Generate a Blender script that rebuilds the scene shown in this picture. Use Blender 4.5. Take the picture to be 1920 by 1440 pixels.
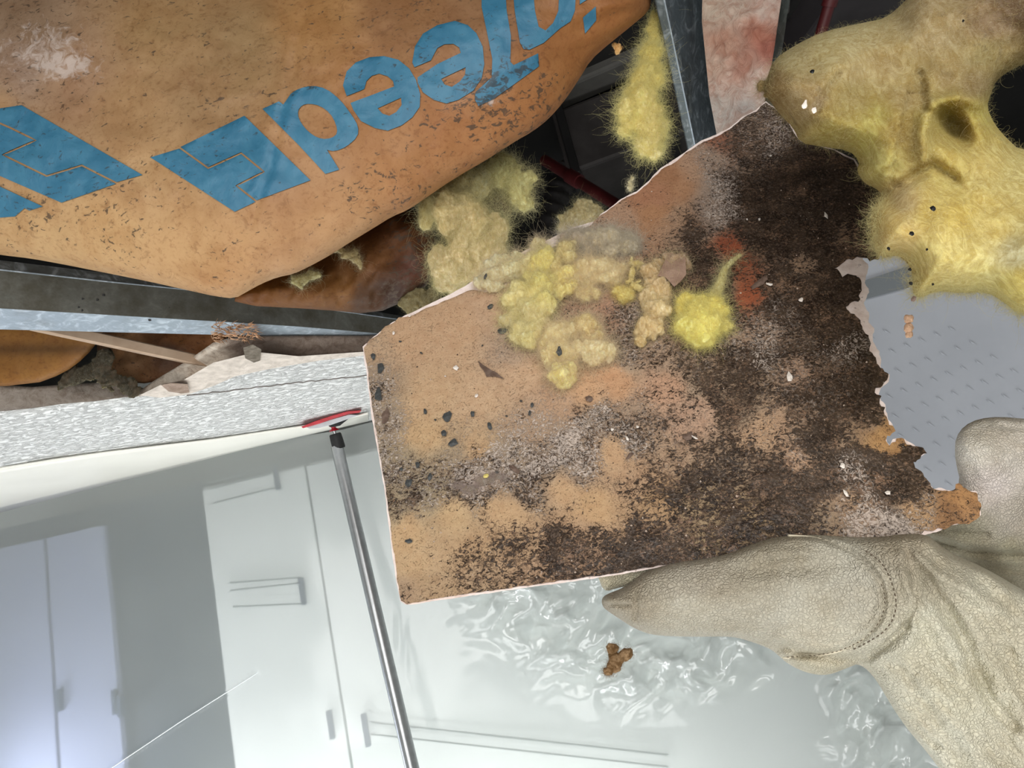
import bpy, bmesh, math, random
import numpy as np
from mathutils import Vector, Matrix
from mathutils.geometry import delaunay_2d_cdt

for o in list(bpy.data.objects): bpy.data.objects.remove(o)
sc = bpy.context.scene
COL = sc.collection
# ------------------------------------------------------------------ camera
F = 1280.0
C0 = np.array([0.0, 0.0, 2.0])
PITCH, ROLL = math.radians(13), math.radians(13)
fwd = np.array([0, math.cos(PITCH), math.sin(PITCH)])
U0 = np.array([0, -math.sin(PITCH), math.cos(PITCH)])
R0 = np.array([1.0, 0, 0])
cr = math.cos(ROLL)*R0 - math.sin(ROLL)*U0
cu = math.cos(ROLL)*U0 + math.sin(ROLL)*R0
cd = bpy.data.cameras.new('camera'); cam = bpy.data.objects.new('camera', cd); COL.objects.link(cam)
cd.lens = 24.0; cd.sensor_width = 36.0; cd.clip_start = 0.02
cam.matrix_world = Matrix(((cr[0], cu[0], -fwd[0], C0[0]), (cr[1], cu[1], -fwd[1], C0[1]), (cr[2], cu[2], -fwd[2], C0[2]), (0, 0, 0, 1)))
sc.camera = cam
# ------------------------------------------------------------------ light
w = bpy.data.worlds.new('world'); sc.world = w; w.use_nodes = True
w.node_tree.nodes['Background'].inputs[0].default_value = (0.80, 0.87, 1.0, 1)
w.node_tree.nodes['Background'].inputs[1].default_value = 0.25
def area(name, loc, target, sx, sy, power, color):
    l = bpy.data.lights.new(name, 'AREA'); l.shape = 'RECTANGLE'; l.size = sx; l.size_y = sy; l.energy = power; l.color = color
    o = bpy.data.objects.new(name, l); COL.objects.link(o); o.location = loc
    o.rotation_euler = (Vector(target)-Vector(loc)).to_track_quat('-Z', 'Y').to_euler()
    return o
area('window_light', (-0.8, -1.7, 1.6), (0.1, 1.0, 2.2), 2.2, 1.4, 43, (1.0, 0.985, 0.96))
area('front_fill', (0.35, -0.7, 2.38), (0.25, 0.7, 2.0), 0.9, 0.5, 11, (1.0, 0.98, 0.95))  # unseen fill lamp added to lift the board and wool from the front
area('room_light', (-0.75, 0.7, 0.4), (-0.5, 1.5, 2.5), 2.4, 0.8, 21, (0.99, 1.0, 0.985))
area('kitchen_window_light', (-1.9, 2.15, 1.0), (-1.0, 2.42, 1.0), 0.2, 1.4, 10, (0.84, 0.89, 1.0))
area('kitchen_fill', (-0.15, 2.22, 0.85), (-0.2, 2.36, 2.0), 3.2, 0.08, 21, (0.99, 1.0, 0.985))  # strip lamp added below the view to brighten the cabinet and sheet
sc.view_settings.view_transform = 'Standard'
try: sc.view_settings.look = 'None'
except Exception: pass
sc.view_settings.exposure = 0.0; sc.view_settings.gamma = 1.0; sc.view_settings.use_curve_mapping = False

# ------------------------------------------------------------------ helpers
def ray(x, y):
    x = np.asarray(x, float); y = np.asarray(y, float)
    return fwd + ((x-960)/F)[..., None]*cr - ((y-720)/F)[..., None]*cu
def P(x, y, d):
    return C0 + np.asarray(d, float)[..., None]*ray(x, y)
def on_z(x, y, z):
    r = ray(x, y); return C0 + r*((z-C0[2])/r[..., 2])[..., None]
def on_y(x, y, Y):
    r = ray(x, y); return C0 + r*((Y-C0[1])/r[..., 1])[..., None]
def lin(c):
    c = np.asarray(c, float)/255.0
    return np.where(c <= 0.04045, c/12.92, ((c+0.055)/1.055)**2.4)
def L4(c): return tuple(lin(c))+(1.0,)
def sstep(a, b, x):
    t = np.clip((x-a)/(b-a), 0, 1); return t*t*(3-2*t)
def vnoise(x, y, z=0.0, seed=0):
    x = np.asarray(x, float); y = np.asarray(y, float); z = np.asarray(z, float)+np.zeros_like(x)
    xi, yi, zi = np.floor(x), np.floor(y), np.floor(z)
    fx, fy, fz = x-xi, y-yi, z-zi
    fx, fy, fz = [f*f*(3-2*f) for f in (fx, fy, fz)]
    xi, yi, zi = xi.astype(np.int64), yi.astype(np.int64), zi.astype(np.int64)
    def h(i, j, k):
        n = (i*73856093) ^ (j*19349663) ^ (k*83492791) ^ (seed*2654435761+12345)
        n = (n ^ (n >> 13)) & 0x7fffffff
        n = (n*1103515245+12345) & 0x7fffffff
        n = (n ^ (n >> 15)) & 0x7fffffff
        n = (n*69069+1) & 0x7fffffff
        return n/0x7fffffff
    r = 0
    for a in (0, 1):
        for b in (0, 1):
            for c in (0, 1):
                r = r + h(xi+a, yi+b, zi+c)*(fx if a else 1-fx)*(fy if b else 1-fy)*(fz if c else 1-fz)
    return r*2-1
def fbm(x, y, z=0.0, oct=4, seed=0):
    s = 0; a = 0.5; f = 1.0
    for i in range(oct):
        s = s + a*vnoise(np.asarray(x)*f, np.asarray(y)*f, np.asarray(z)*f, seed+i*7); a *= .5; f *= 2.03
    return s
def densify(poly, step, closed=True):
    out = []
    n = len(poly)
    for i in range(n if closed else n-1):
        a = np.array(poly[i], float); b = np.array(poly[(i+1) % n], float)
        k = max(1, int(np.hypot(*(b-a))/step))
        for j in range(k): out.append(a+(b-a)*j/k)
    if not closed: out.append(np.array(poly[-1], float))
    return np.array(out)
def smooth_poly(poly, it=2, closed=True):
    p = np.array(poly, float)
    for _ in range(it):
        if closed:
            q = np.roll(p, -1, 0); a = .75*p+.25*q; b = .25*p+.75*q
            p = np.stack([a, b], 1).reshape(-1, 2)
        else:
            q = p[1:]; a = .75*p[:-1]+.25*q; b = .25*p[:-1]+.75*q
            p = np.vstack([p[:1], np.stack([a, b], 1).reshape(-1, 2), p[-1:]])
    return p
def inside(pts, poly):
    x, y = pts[:, 0], pts[:, 1]; r = np.zeros(len(pts), bool)
    n = len(poly)
    for i in range(n):
        x1, y1 = poly[i]; x2, y2 = poly[(i+1) % n]
        if y1 == y2: continue
        c = ((y1 > y) != (y2 > y)) & (x < (x2-x1)*(y-y1)/(y2-y1)+x1)
        r ^= c
    return r
def segdist(x, y, line, closed=False):
    x = np.asarray(x, float); y = np.asarray(y, float)
    d = np.full(x.shape, 1e9); line = np.asarray(line, float); n = len(line)
    for i in range(n if closed else n-1):
        a = line[i]; b = line[(i+1) % n]; v = b-a; l2 = max(1e-9, v @ v)
        t = np.clip(((x-a[0])*v[0]+(y-a[1])*v[1])/l2, 0, 1)
        d = np.minimum(d, np.hypot(x-a[0]-t*v[0], y-a[1]-t*v[1]))
    return d
def cdt(outline, holes, step, seed=1):
    rng = np.random.RandomState(seed)
    bs = [densify(outline, step)]+[densify(h, step) for h in holes]
    lo = bs[0].min(0); hi = bs[0].max(0)
    gx, gy = np.meshgrid(np.arange(lo[0]+step*.5, hi[0], step), np.arange(lo[1]+step*.5, hi[1], step*.87))
    gx[1::2] += step*.5
    pts = np.stack([gx.ravel(), gy.ravel()], 1)+rng.uniform(-.12, .12, (gx.size, 2))*step
    m = inside(pts, bs[0])
    for h in bs[1:]: m &= ~inside(pts, h)
    pts = pts[m]
    if len(pts):
        d = np.full(len(pts), 1e9)
        allb = np.vstack(bs)
        for i in range(0, len(allb), 1):
            d = np.minimum(d, (pts[:, 0]-allb[i, 0])**2+(pts[:, 1]-allb[i, 1])**2)
        pts = pts[d > (step*.55)**2]
    V = []; E = []
    for b in bs:
        k = len(V); n = len(b)
        V += [Vector((float(p[0]), float(p[1]))) for p in b]
        E += [(k+i, k+(i+1) % n) for i in range(n)]
    V += [Vector((float(p[0]), float(p[1]))) for p in pts]
    r = delaunay_2d_cdt(V, E, [], 5 if False else 2 if holes else 1, 1e-6)
    v2 = np.array([(a[0], a[1]) for a in r[0]]); f = np.array(r[2])
    if holes:
        c = v2[f].mean(1); m = inside(c, bs[0])
        for h in bs[1:]: m &= ~inside(c, h)
        f = f[m]
    a = v2[f[:, 1]]-v2[f[:, 0]]; b = v2[f[:, 2]]-v2[f[:, 0]]
    cr_ = a[:, 0]*b[:, 1]-a[:, 1]*b[:, 0]
    f = f[np.abs(cr_) > 1e-7]; cr_ = cr_[np.abs(cr_) > 1e-7]
    f[cr_ > 0] = f[cr_ > 0][:, ::-1]
    return v2, f
def link(name, me, mat=None, parent=None, smooth=True, origin=True, sharp=None):
    if mat: me.materials.append(mat)
    o = bpy.data.objects.new(name, me); COL.objects.link(o)
    n = len(me.vertices)
    if origin and n:
        co = np.empty(n*3); me.vertices.foreach_get('co', co); co = co.reshape(-1, 3); c = (co.min(0)+co.max(0))/2
        me.vertices.foreach_set('co', (co-c).ravel()); o.location = c
    if smooth: me.polygons.foreach_set('use_smooth', [True]*len(me.polygons))
    me.update()
    if sharp:
        try: me.set_sharp_from_angle(angle=math.radians(sharp))
        except Exception: pass
    if parent is not None:
        bpy.context.view_layer.update()
        o.parent = parent; o.matrix_parent_inverse = parent.matrix_world.inverted()
    return o
def mesh(name, v, f, mat=None, parent=None, smooth=True, attrs=None, sharp=None):
    me = bpy.data.meshes.new(name); me.from_pydata([tuple(p) for p in np.asarray(v, float).tolist()], [], [tuple(q) for q in (f.tolist() if hasattr(f, 'tolist') else f)])
    if attrs:
        for k, a in attrs.items():
            a = np.asarray(a, float)
            if a.ndim == 1:
                at = me.attributes.new(k, 'FLOAT', 'POINT'); at.data.foreach_set('value', a)
            else:
                at = me.attributes.new(k, 'FLOAT_COLOR', 'POINT'); at.data.foreach_set('color', np.hstack([a, np.ones((len(a), 1))]).ravel())
    return link(name, me, mat, parent, smooth, sharp=sharp)
def tag(o, label=None, cat=None, group=None, kind=None):
    if label: o['label'] = label
    if cat: o['category'] = cat
    if group: o['group'] = group
    if kind: o['kind'] = kind
    return o
def empty(name, loc):
    o = bpy.data.objects.new(name, None); COL.objects.link(o); o.location = tuple(loc); o.empty_display_size = .05
    bpy.context.view_layer.update(); return o
def slab(name, outline, front, back, step=6, holes=(), mat=None, parent=None, attrs=None, weld=False, sharp=None, place=P, backattr=None):
    """solid between two depth fields above a traced outline"""
    v2, f = cdt(outline, list(holes), step)
    x, y = v2[:, 0], v2[:, 1]
    A = place(x, y, front(x, y)); B = place(x, y, back(x, y))
    n = len(v2)
    e = np.vstack([f[:, [0, 1]], f[:, [1, 2]], f[:, [2, 0]]])
    key = np.sort(e, 1); u, idx, cnt = np.unique(key, axis=0, return_index=True, return_counts=True)
    be = e[idx[cnt == 1]]
    if weld:
        bi = np.unique(be); A[bi] = B[bi] = (A[bi]+B[bi])/2
        mp = np.arange(n)+n; mp[bi] = bi
        V = np.vstack([A, B]); Fb = mp[f][:, ::-1]; faces = f.tolist()+Fb.tolist()
        used = np.unique(np.array(faces).ravel()); rm = -np.ones(len(V), int); rm[used] = np.arange(len(used))
        faces = rm[np.array(faces)].tolist(); V = V[used]
    else:
        used = None
        V = np.vstack([A, B]); side = [[b, a, a+n, b+n] for a, b in be.tolist()]
        faces = f.tolist()+(f[:, ::-1]+n).tolist()+side
    at = None
    if attrs:
        at = {}
        for k, fn in attrs.items():
            a = np.asarray(fn(x, y)); a2 = np.concatenate([a, a], 0)
            if used is not None: a2 = a2[used]
            at[k] = a2
    return mesh(name, V, faces, mat, parent, True, at, sharp)
def puffprof(d, R): return np.sqrt(np.clip(1-(1-np.clip(d/R, 0, 1))**2, 0, 1))
def rbf(ctrl, power=3.0, warp=0, seed=0):
    c = np.array([[a[0], a[1]] for a in ctrl], float); v = np.array([np.atleast_1d(a[2]) for a in ctrl], float)
    def fn(x, y):
        if warp:
            x, y = x+warp*fbm(x/60, y/60, 1.0, 3, seed), y+warp*fbm(x/60, y/60, 5.0, 3, seed+3)
        num = 0; den = 0
        for i in range(len(c)):
            w_ = 1/(((x-c[i, 0])**2+(y-c[i, 1])**2)+60)**(power/2)
            num = num+w_[:, None]*v[i]; den = den+w_
        r = num/den[:, None]
        return r[:, 0] if r.shape[1] == 1 else r
    return fn
def box_verts(c, s):
    x, y, z = c; a, b, d = [q/2 for q in s]
    return [(x+i*a, y+j*b, z+k*d) for i in (-1, 1) for j in (-1, 1) for k in (-1, 1)]
BF = [(0, 1, 3, 2), (4, 6, 7, 5), (0, 4, 5, 1), (2, 3, 7, 6), (0, 2, 6, 4), (1, 5, 7, 3)]
def box(name, lo, hi, mat=None, parent=None, bevel=0.0):
    lo, hi = np.array(lo, float), np.array(hi, float)
    o = mesh(name, box_verts((lo+hi)/2, hi-lo), BF, mat, parent, smooth=False)
    if bevel:
        m = o.modifiers.new('bevel', 'BEVEL'); m.width = bevel; m.segments = 2
    return o
def tube(name, pts, rad, mat=None, parent=None, seg=20, cap=True, sq=None):
    pts = np.asarray(pts, float); n = len(pts); rad = np.broadcast_to(np.asarray(rad, float), (n,))
    V = []; Fc = []; t0 = pts[1]-pts[0]; t0 = t0/np.linalg.norm(t0)
    up = np.array([0, 0, 1.0]) if abs(t0[2]) < .9 else np.array([0, 1.0, 0]); s = np.cross(t0, up); s /= np.linalg.norm(s)
    for i in range(n):
        t = pts[min(i+1, n-1)]-pts[max(i-1, 0)]; t = t/np.linalg.norm(t)
        s = s-t*(s @ t); s /= np.linalg.norm(s); b = np.cross(t, s)
        for k in range(seg):
            a = 2*math.pi*k/seg; V.append(pts[i]+rad[i]*(math.cos(a)*s+math.sin(a)*b*(sq or 1)))
    for i in range(n-1):
        for k in range(seg):
            a = i*seg+k; b2 = i*seg+(k+1) % seg; Fc.append((a, b2, b2+seg, a+seg))
    if cap: Fc.append(tuple(range(seg))[::-1]); Fc.append(tuple((n-1)*seg+k for k in range(seg)))
    return mesh(name, V, Fc, mat, parent, True, sharp=50)
def sheet(name, rows, mat, parent=None, thick=0.0015, attrs=None, smooth=False):
    """strip surface through rows of points, with real thickness"""
    rows = [np.asarray(r, float) for r in rows]; n = len(rows[0]); V = np.vstack(rows)
    Fc = [(i*n+j, i*n+j+1, (i+1)*n+j+1, (i+1)*n+j) for i in range(len(rows)-1) for j in range(n-1)]
    o = mesh(name, V, Fc, mat, parent, smooth, attrs)
    m = o.modifiers.new('thick', 'SOLIDIFY'); m.thickness = thick; m.offset = 0
    return o

# ------------------------------------------------------------------ materials
class NT:
    def __init__(s, name):
        s.m = bpy.data.materials.new(name); s.m.use_nodes = True; s.t = s.m.node_tree; s.b = s.t.nodes['Principled BSDF']
        s.out = s.t.nodes['Material Output']; s.co = s.t.nodes.new('ShaderNodeTexCoord').outputs['Object']
    def n(s, typ, **kw):
        x = s.t.nodes.new(typ)
        for k, v in kw.items(): setattr(x, k, v)
        return x
    def put(s, sock, v):
        if hasattr(v, 'links') or hasattr(v, 'is_linked'): s.t.links.new(v, sock)
        elif v is not None: sock.default_value = v
    def noise(s, scale, detail=4, rough=.55, dist=0, vec=None, stretch=None, rot=None):
        v = vec or s.co
        if stretch or rot:
            mp = s.n('ShaderNodeMapping'); s.put(mp.inputs['Vector'], v)
            if stretch: mp.inputs['Scale'].default_value = stretch
            if rot: mp.inputs['Rotation'].default_value = rot
            v = mp.outputs[0]
        x = s.n('ShaderNodeTexNoise'); s.put(x.inputs['Vector'], v)
        x.inputs['Scale'].default_value = scale; x.inputs['Detail'].default_value = detail
        x.inputs['Roughness'].default_value = rough; x.inputs['Distortion'].default_value = dist
        return x.outputs['Fac']
    def vor(s, scale, feat='F1', vec=None, rand=1.0):
        x = s.n('ShaderNodeTexVoronoi', feature=feat); s.put(x.inputs['Vector'], vec or s.co); x.inputs['Scale'].default_value = scale
        x.inputs['Randomness'].default_value = rand
        return x.outputs['Distance']
    def attr(s, name, col=False):
        x = s.n('ShaderNodeAttribute', attribute_name=name); return x.outputs['Color'] if col else x.outputs['Fac']
    def math(s, op, a, b=None, c=None, clamp=False):
        x = s.n('ShaderNodeMath', operation=op, use_clamp=clamp)
        s.put(x.inputs[0], a)
        if b is not None: s.put(x.inputs[1], b)
        if c is not None: s.put(x.inputs[2], c)
        return x.outputs[0]
    def ramp(s, f, a, b, lo=0.0, hi=1.0):
        x = s.n('ShaderNodeMapRange', interpolation_type='SMOOTHSTEP'); s.put(x.inputs['Value'], f)
        for k, v in zip(('From Min', 'From Max', 'To Min', 'To Max'), (a, b, lo, hi)): s.put(x.inputs[k], v)
        return x.outputs['Result']
    def mix(s, f, a, b, mode='MIX'):
        x = s.n('ShaderNodeMix', data_type='RGBA', blend_type=mode); s.put(x.inputs['Factor'], f)
        s.put(x.inputs['A'], L4(a) if isinstance(a, tuple) else a); s.put(x.inputs['B'], L4(b) if isinstance(b, tuple) else b)
        return x.outputs['Result']
    def base(s, c): s.put(s.b.inputs['Base Color'], L4(c) if isinstance(c, tuple) else c); return s
    def rough(s, r): s.put(s.b.inputs['Roughness'], r); return s
    def set(s, **kw):
        for k, v in kw.items(): s.put(s.b.inputs[k.replace('_', ' ')], v)
        return s
    def bump(s, h, strength=.5, dist=.001):
        x = s.n('ShaderNodeBump'); x.inputs['Strength'].default_value = strength; x.inputs['Distance'].default_value = dist
        s.put(x.inputs['Height'], h); s.t.links.new(x.outputs[0], s.b.inputs['Normal']); return s
def simple(name, c, r=.6, var=12, scale=30, metal=0.0, bump=None, sheen=0):
    m = NT(name); n = m.noise(scale, 5)
    d = tuple(max(0, q-var) for q in c); e = tuple(min(255, q+var) for q in c)
    m.base(m.mix(m.ramp(n, .3, .7), d, e)).rough(r).set(Metallic=metal)
    if bump: m.bump(m.noise(bump[0], 5), bump[1], bump[2])
    return m.m

# plastics -------------------------------------------------------------
def plastic_mat(name, alpha=.62, col=(232, 238, 235)):
    m = NT(name); t = m.t
    m.base(col).rough(.13); m.b.inputs['Specular IOR Level'].default_value = .9
    tr = m.n('ShaderNodeBsdfTranslucent'); tr.inputs[0].default_value = L4(col)
    mx = m.n('ShaderNodeMixShader'); mx.inputs[0].default_value = .45
    t.links.new(m.b.outputs[0], mx.inputs[1]); t.links.new(tr.outputs[0], mx.inputs[2])
    rf = m.n('ShaderNodeBsdfRefraction'); rf.inputs['IOR'].default_value = 1.06; rf.inputs['Roughness'].default_value = .34; rf.inputs[0].default_value = (.97, .98, 1, 1)
    m2 = m.n('ShaderNodeMixShader')
    a = m.ramp(m.noise(1.6, 3), .3, .7, alpha-.04, alpha+.04)
    a = m.math('ADD', a, m.math('MULTIPLY', m.attr('crease'), .45), clamp=True)
    m.put(m2.inputs[0], a)
    t.links.new(rf.outputs[0], m2.inputs[1]); t.links.new(mx.outputs[0], m2.inputs[2])
    gl_ = m.n('ShaderNodeBsdfGlossy'); gl_.inputs['Roughness'].default_value = .10; lw = m.n('ShaderNodeFresnel'); lw.inputs['IOR'].default_value = 1.6
    m3 = m.n('ShaderNodeMixShader'); m.put(m3.inputs[0], m.math('MULTIPLY', lw.outputs[0], m.math('ADD', .35, m.math('MULTIPLY', m.attr('crease'), .75)))); t.links.new(m2.outputs[0], m3.inputs[1]); t.links.new(gl_.outputs[0], m3.inputs[2])
    t.links.new(m3.outputs[0], m.out.inputs[0])
    m.bump(m.noise(7, 4, .5, .6), .12, .006)
    return m.m
M_PLASTIC = plastic_mat('plastic_sheeting', .42)
M_FLAP = simple('beige_plastic_film', (250, 248, 238), .3, 4, 4)

def galv(name, c=(120, 124, 124), dirt=(92, 86, 76), df=.5, rough=.42, met=.75, light=(175, 182, 188)):
    m = NT(name)
    v = m.n('ShaderNodeTexVoronoi'); v.inputs['Scale'].default_value = 60; m.put(v.inputs['Vector'], m.co)
    sp = m.ramp(m.noise(40, 5, .6, 1.5), .45, .75)
    b = m.mix(sp, c, light)
    b = m.mix(m.ramp(m.noise(14, 6, .65), .6-.3*df, .95-.3*df), b, dirt)
    sc_ = m.noise(300, 2, .5, 0, stretch=(1, .12, 1))
    m.base(b).rough(m.ramp(sc_, .2, .8, rough-.1, rough+.2)).set(Metallic=met)
    m.bump(m.noise(120, 4), .15, .0006); return m.m
M_TRACK = galv('galvanized_dark', (98, 98, 92), (74, 70, 58), .8, .6, .25, (116, 116, 110))  # darker steel tone for the web than for the bottom flange
M_TRACKLIP = galv('galvanized_lip', (160, 172, 182), (125, 128, 130), .3, .5, .3, (205, 216, 224))
M_STUD = galv('galvanized_blue', (84, 95, 102), (58, 62, 60), .5, .5, .45, (150, 162, 170))

def kraft(name, tint=1.0):
    m = NT(name)
    base = m.attr('col', True)
    n1 = m.ramp(m.noise(18, 6, .62, .4), .35, .7)
    b = m.mix(m.math('MULTIPLY', n1, .5), base, m.mix(1.0, base, (212, 190, 166), 'MULTIPLY'))
    mottle = m.ramp(m.noise(160, 4, .6, .5), .5, .8)
    b = m.mix(m.math('MULTIPLY', mottle, .55), b, m.mix(1.0, base, (176, 140, 108), 'MULTIPLY'))
    g = m.attr('grime')
    th = m.math('ADD', m.noise(95, 7, .62, .8, stretch=(1, 1, 1.9), rot=(0, .5, 0)), m.math('MULTIPLY', g, .25))
    mask = m.ramp(th, .655, .73)
    b = m.mix(m.math('MULTIPLY', mask, .85), b, (74, 60, 48))
    bl = m.ramp(m.noise(48, 8, .72, 1.4, stretch=(1, 1, 1.6), rot=(0, .4, 0)), .54, .66)
    b = m.mix(m.math('MULTIPLY', bl, .32), b, m.mix(1.0, base, (150, 120, 96), 'MULTIPLY'))
    spk = m.ramp(m.vor(150), .02, .11, 1, 0); spk = m.math('MULTIPLY', spk, m.ramp(m.noise(25, 3), .5, .68))
    b = m.mix(m.math('MULTIPLY', spk, .7), b, (84, 54, 34))
    wh = m.attr('white'); wm = m.ramp(m.math('ADD', m.noise(60, 7, .7, 1.2), m.math('MULTIPLY', wh, .3)), .68, .92)
    b = m.mix(m.math('MULTIPLY', wm, .8), b, (196, 180, 170))
    m.base(b).rough(m.ramp(m.noise(12, 4), .3, .7, .48, .72)); m.b.inputs['Specular IOR Level'].default_value = .35
    hh = m.math('ADD', m.noise(22, 6, .6, .6), m.math('MULTIPLY', m.noise(240, 3), .10))
    m.bump(hh, .42, .006); return m
M_KRAFT = kraft('kraft_paper').m
def ink():
    m = NT('blue_ink')
    n1 = m.ramp(m.noise(30, 6, .6, .5), .35, .7)
    b = m.mix(n1, (48, 108, 138), (64, 122, 150))
    g = m.attr('grime'); th = m.math('ADD', m.noise(95, 7, .62, .8, stretch=(1, 1, 1.9), rot=(0, .5, 0)), m.math('MULTIPLY', g, .25))
    b = m.mix(m.math('MULTIPLY', m.ramp(th, .64, .73), .8), b, (52, 54, 56))
    spk = m.ramp(m.vor(170), .02, .1, 1, 0); spk = m.math('MULTIPLY', spk, m.ramp(m.noise(25, 3), .38, .52))
    b = m.mix(m.math('MULTIPLY', spk, .6), b, (30, 56, 70))
    m.base(b).rough(.55); m.bump(m.noise(26, 6, .6, .6), .4, .005); return m.m
M_INK = ink()

def wool(name):
    m = NT(name); c = m.attr('col', True)
    fib = m.noise(120, 5, .7, 2.2, stretch=(1, 1, .35)); fib2 = m.noise(420, 3, .7, 3.0, stretch=(.4, 1, 1))
    b = m.mix(m.ramp(fib, .35, .72), m.mix(1.0, c, (214, 202, 178), 'MULTIPLY'), c)
    b = m.mix(m.math('MULTIPLY', m.ramp(fib2, .5, .75), .35), b, m.mix(.5, c, (250, 244, 214)))
    dm = m.ramp(m.math('ADD', m.noise(45, 6, .7, 1.0), m.math('MULTIPLY', m.attr('grime'), .35)), .66, .86)
    b = m.mix(m.math('MULTIPLY', dm, .75), b, (92, 80, 66))
    m.base(b).rough(.95); m.b.inputs['Specular IOR Level'].default_value = .1
    m.b.inputs['Subsurface Weight'].default_value = .5; m.b.inputs['Subsurface Radius'].default_value = (.02, .018, .012); m.b.inputs['Subsurface Scale'].default_value = 1
    m.bump(m.math('ADD', fib, m.math('MULTIPLY', fib2, .5)), .45, .0018); return m.m
M_WOOL = wool('glass_wool')
def fibre(name, c):
    m = NT(name); m.base(c).rough(.7); m.b.inputs['Specular IOR Level'].default_value = .2
    tr = m.n('ShaderNodeBsdfTranslucent'); tr.inputs[0].default_value = L4(c)
    mx = m.n('ShaderNodeMixShader'); mx.inputs[0].default_value = .5
    m.t.links.new(m.b.outputs[0], mx.inputs[1]); m.t.links.new(tr.outputs[0], mx.inputs[2]); m.t.links.new(mx.outputs[0], m.out.inputs[0])
    return m.m
FIB = {}
def fibmat(c):
    c = tuple(int(round(q/8)*8) for q in c)
    if c not in FIB: FIB[c] = fibre('wool_fibre', c)
    return FIB[c]

def board_mat():
    m = NT('mouldy_board_paper'); c = m.attr('col', True); D = m.attr('mould'); W = m.attr('white')
    n0 = m.ramp(m.noise(110, 5, .6), .3, .75)
    b = m.mix(m.math('MULTIPLY', n0, .45), c, m.mix(1.0, c, (220, 204, 190), 'MULTIPLY'))
    b = m.mix(m.math('MULTIPLY', m.ramp(m.noise(900, 3), .45, .7), .3), b, m.mix(1.0, c, (200, 180, 166), 'MULTIPLY'))
    big = m.noise(26, 4, .6, .4)
    fine = m.noise(215, 9, .74, .9, stretch=(1, 1, 1.5), rot=(0, .3, .5))
    fn = m.math('ADD', m.math('MULTIPLY', big, .25), m.math('MULTIPLY', fine, .75))
    th = m.math('SUBTRACT', .705, m.math('MULTIPLY', D, .33))
    d = m.math('SUBTRACT', fn, th)
    mask = m.ramp(d, -.008, .012)
    halo = m.ramp(d, -.09, .02)
    b = m.mix(m.math('MULTIPLY', halo, .16), b, (128, 100, 84))
    f2 = m.noise(430, 8, .76, .6, stretch=(1.3, 1, 1), rot=(.5, .2, 0))
    m2_ = m.ramp(m.math('SUBTRACT', m.math('ADD', m.math('MULTIPLY', f2, .7), m.math('MULTIPLY', big, .3)), m.math('SUBTRACT', .665, m.math('MULTIPLY', D, .27))), -.012, .014)
    b = m.mix(m.math('MULTIPLY', m2_, .6), b, (104, 82, 66))
    dk = m.mix(m.ramp(m.noise(60, 4, .6), .35, .7), (40, 29, 22), (70, 56, 45))
    dk = m.mix(m.math('MULTIPLY', m.ramp(m.noise(420, 5, .7), .48, .66), .6), dk, (122, 104, 90))
    fl_ = m.noise(330, 8, .78, .8, stretch=(1, .8, 1.4), rot=(.3, -.4, .2))
    fl_ = m.ramp(m.math('ADD', fl_, m.math('MULTIPLY', m.math('SUBTRACT', m.noise(40, 4, .6), .5), .5)), .555, .62)
    dk = m.mix(m.math('MULTIPLY', fl_, .8), dk, (146, 116, 94))
    b = m.mix(mask, b, dk)
    wn = m.noise(210, 9, .75, 2.2)
    wm = m.ramp(m.math('ADD', wn, m.math('MULTIPLY', W, .17)), .575, .625)
    b = m.mix(m.math('MULTIPLY', wm, m.ramp(W, .02, .5, 0, .8)), b, (206, 190, 178))
    sp = m.math('MULTIPLY', m.ramp(m.vor(230), .03, .11, 1, 0), m.ramp(m.noise(70, 2), .56, .62))
    b = m.mix(m.math('MULTIPLY', sp, m.ramp(D, .25, .5)), b, (224, 210, 198))
    m.base(b); m.rough(m.mix(mask, (225, 225, 225), (160, 160, 160)))
    m.b.inputs['Specular IOR Level'].default_value = .35
    h = m.math('ADD', m.math('MULTIPLY', mask, .35), m.math('ADD', m.math('MULTIPLY', wm, .3), m.math('MULTIPLY', m.noise(400, 4), .5)))
    m.bump(h, .9, .0012); return m.m
M_BOARD = board_mat()
def gyp():
    m = NT('gypsum'); b = m.mix(m.ramp(m.noise(70, 6, .65), .35, .75), (250, 234, 228), (222, 200, 190))
    b = m.mix(m.ramp(m.noise(130, 4), .62, .74), b, (110, 86, 74))
    m.base(b).rough(.85); m.bump(m.noise(180, 6, .7), .5, .0012); return m.m
M_GYP = gyp()

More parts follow.
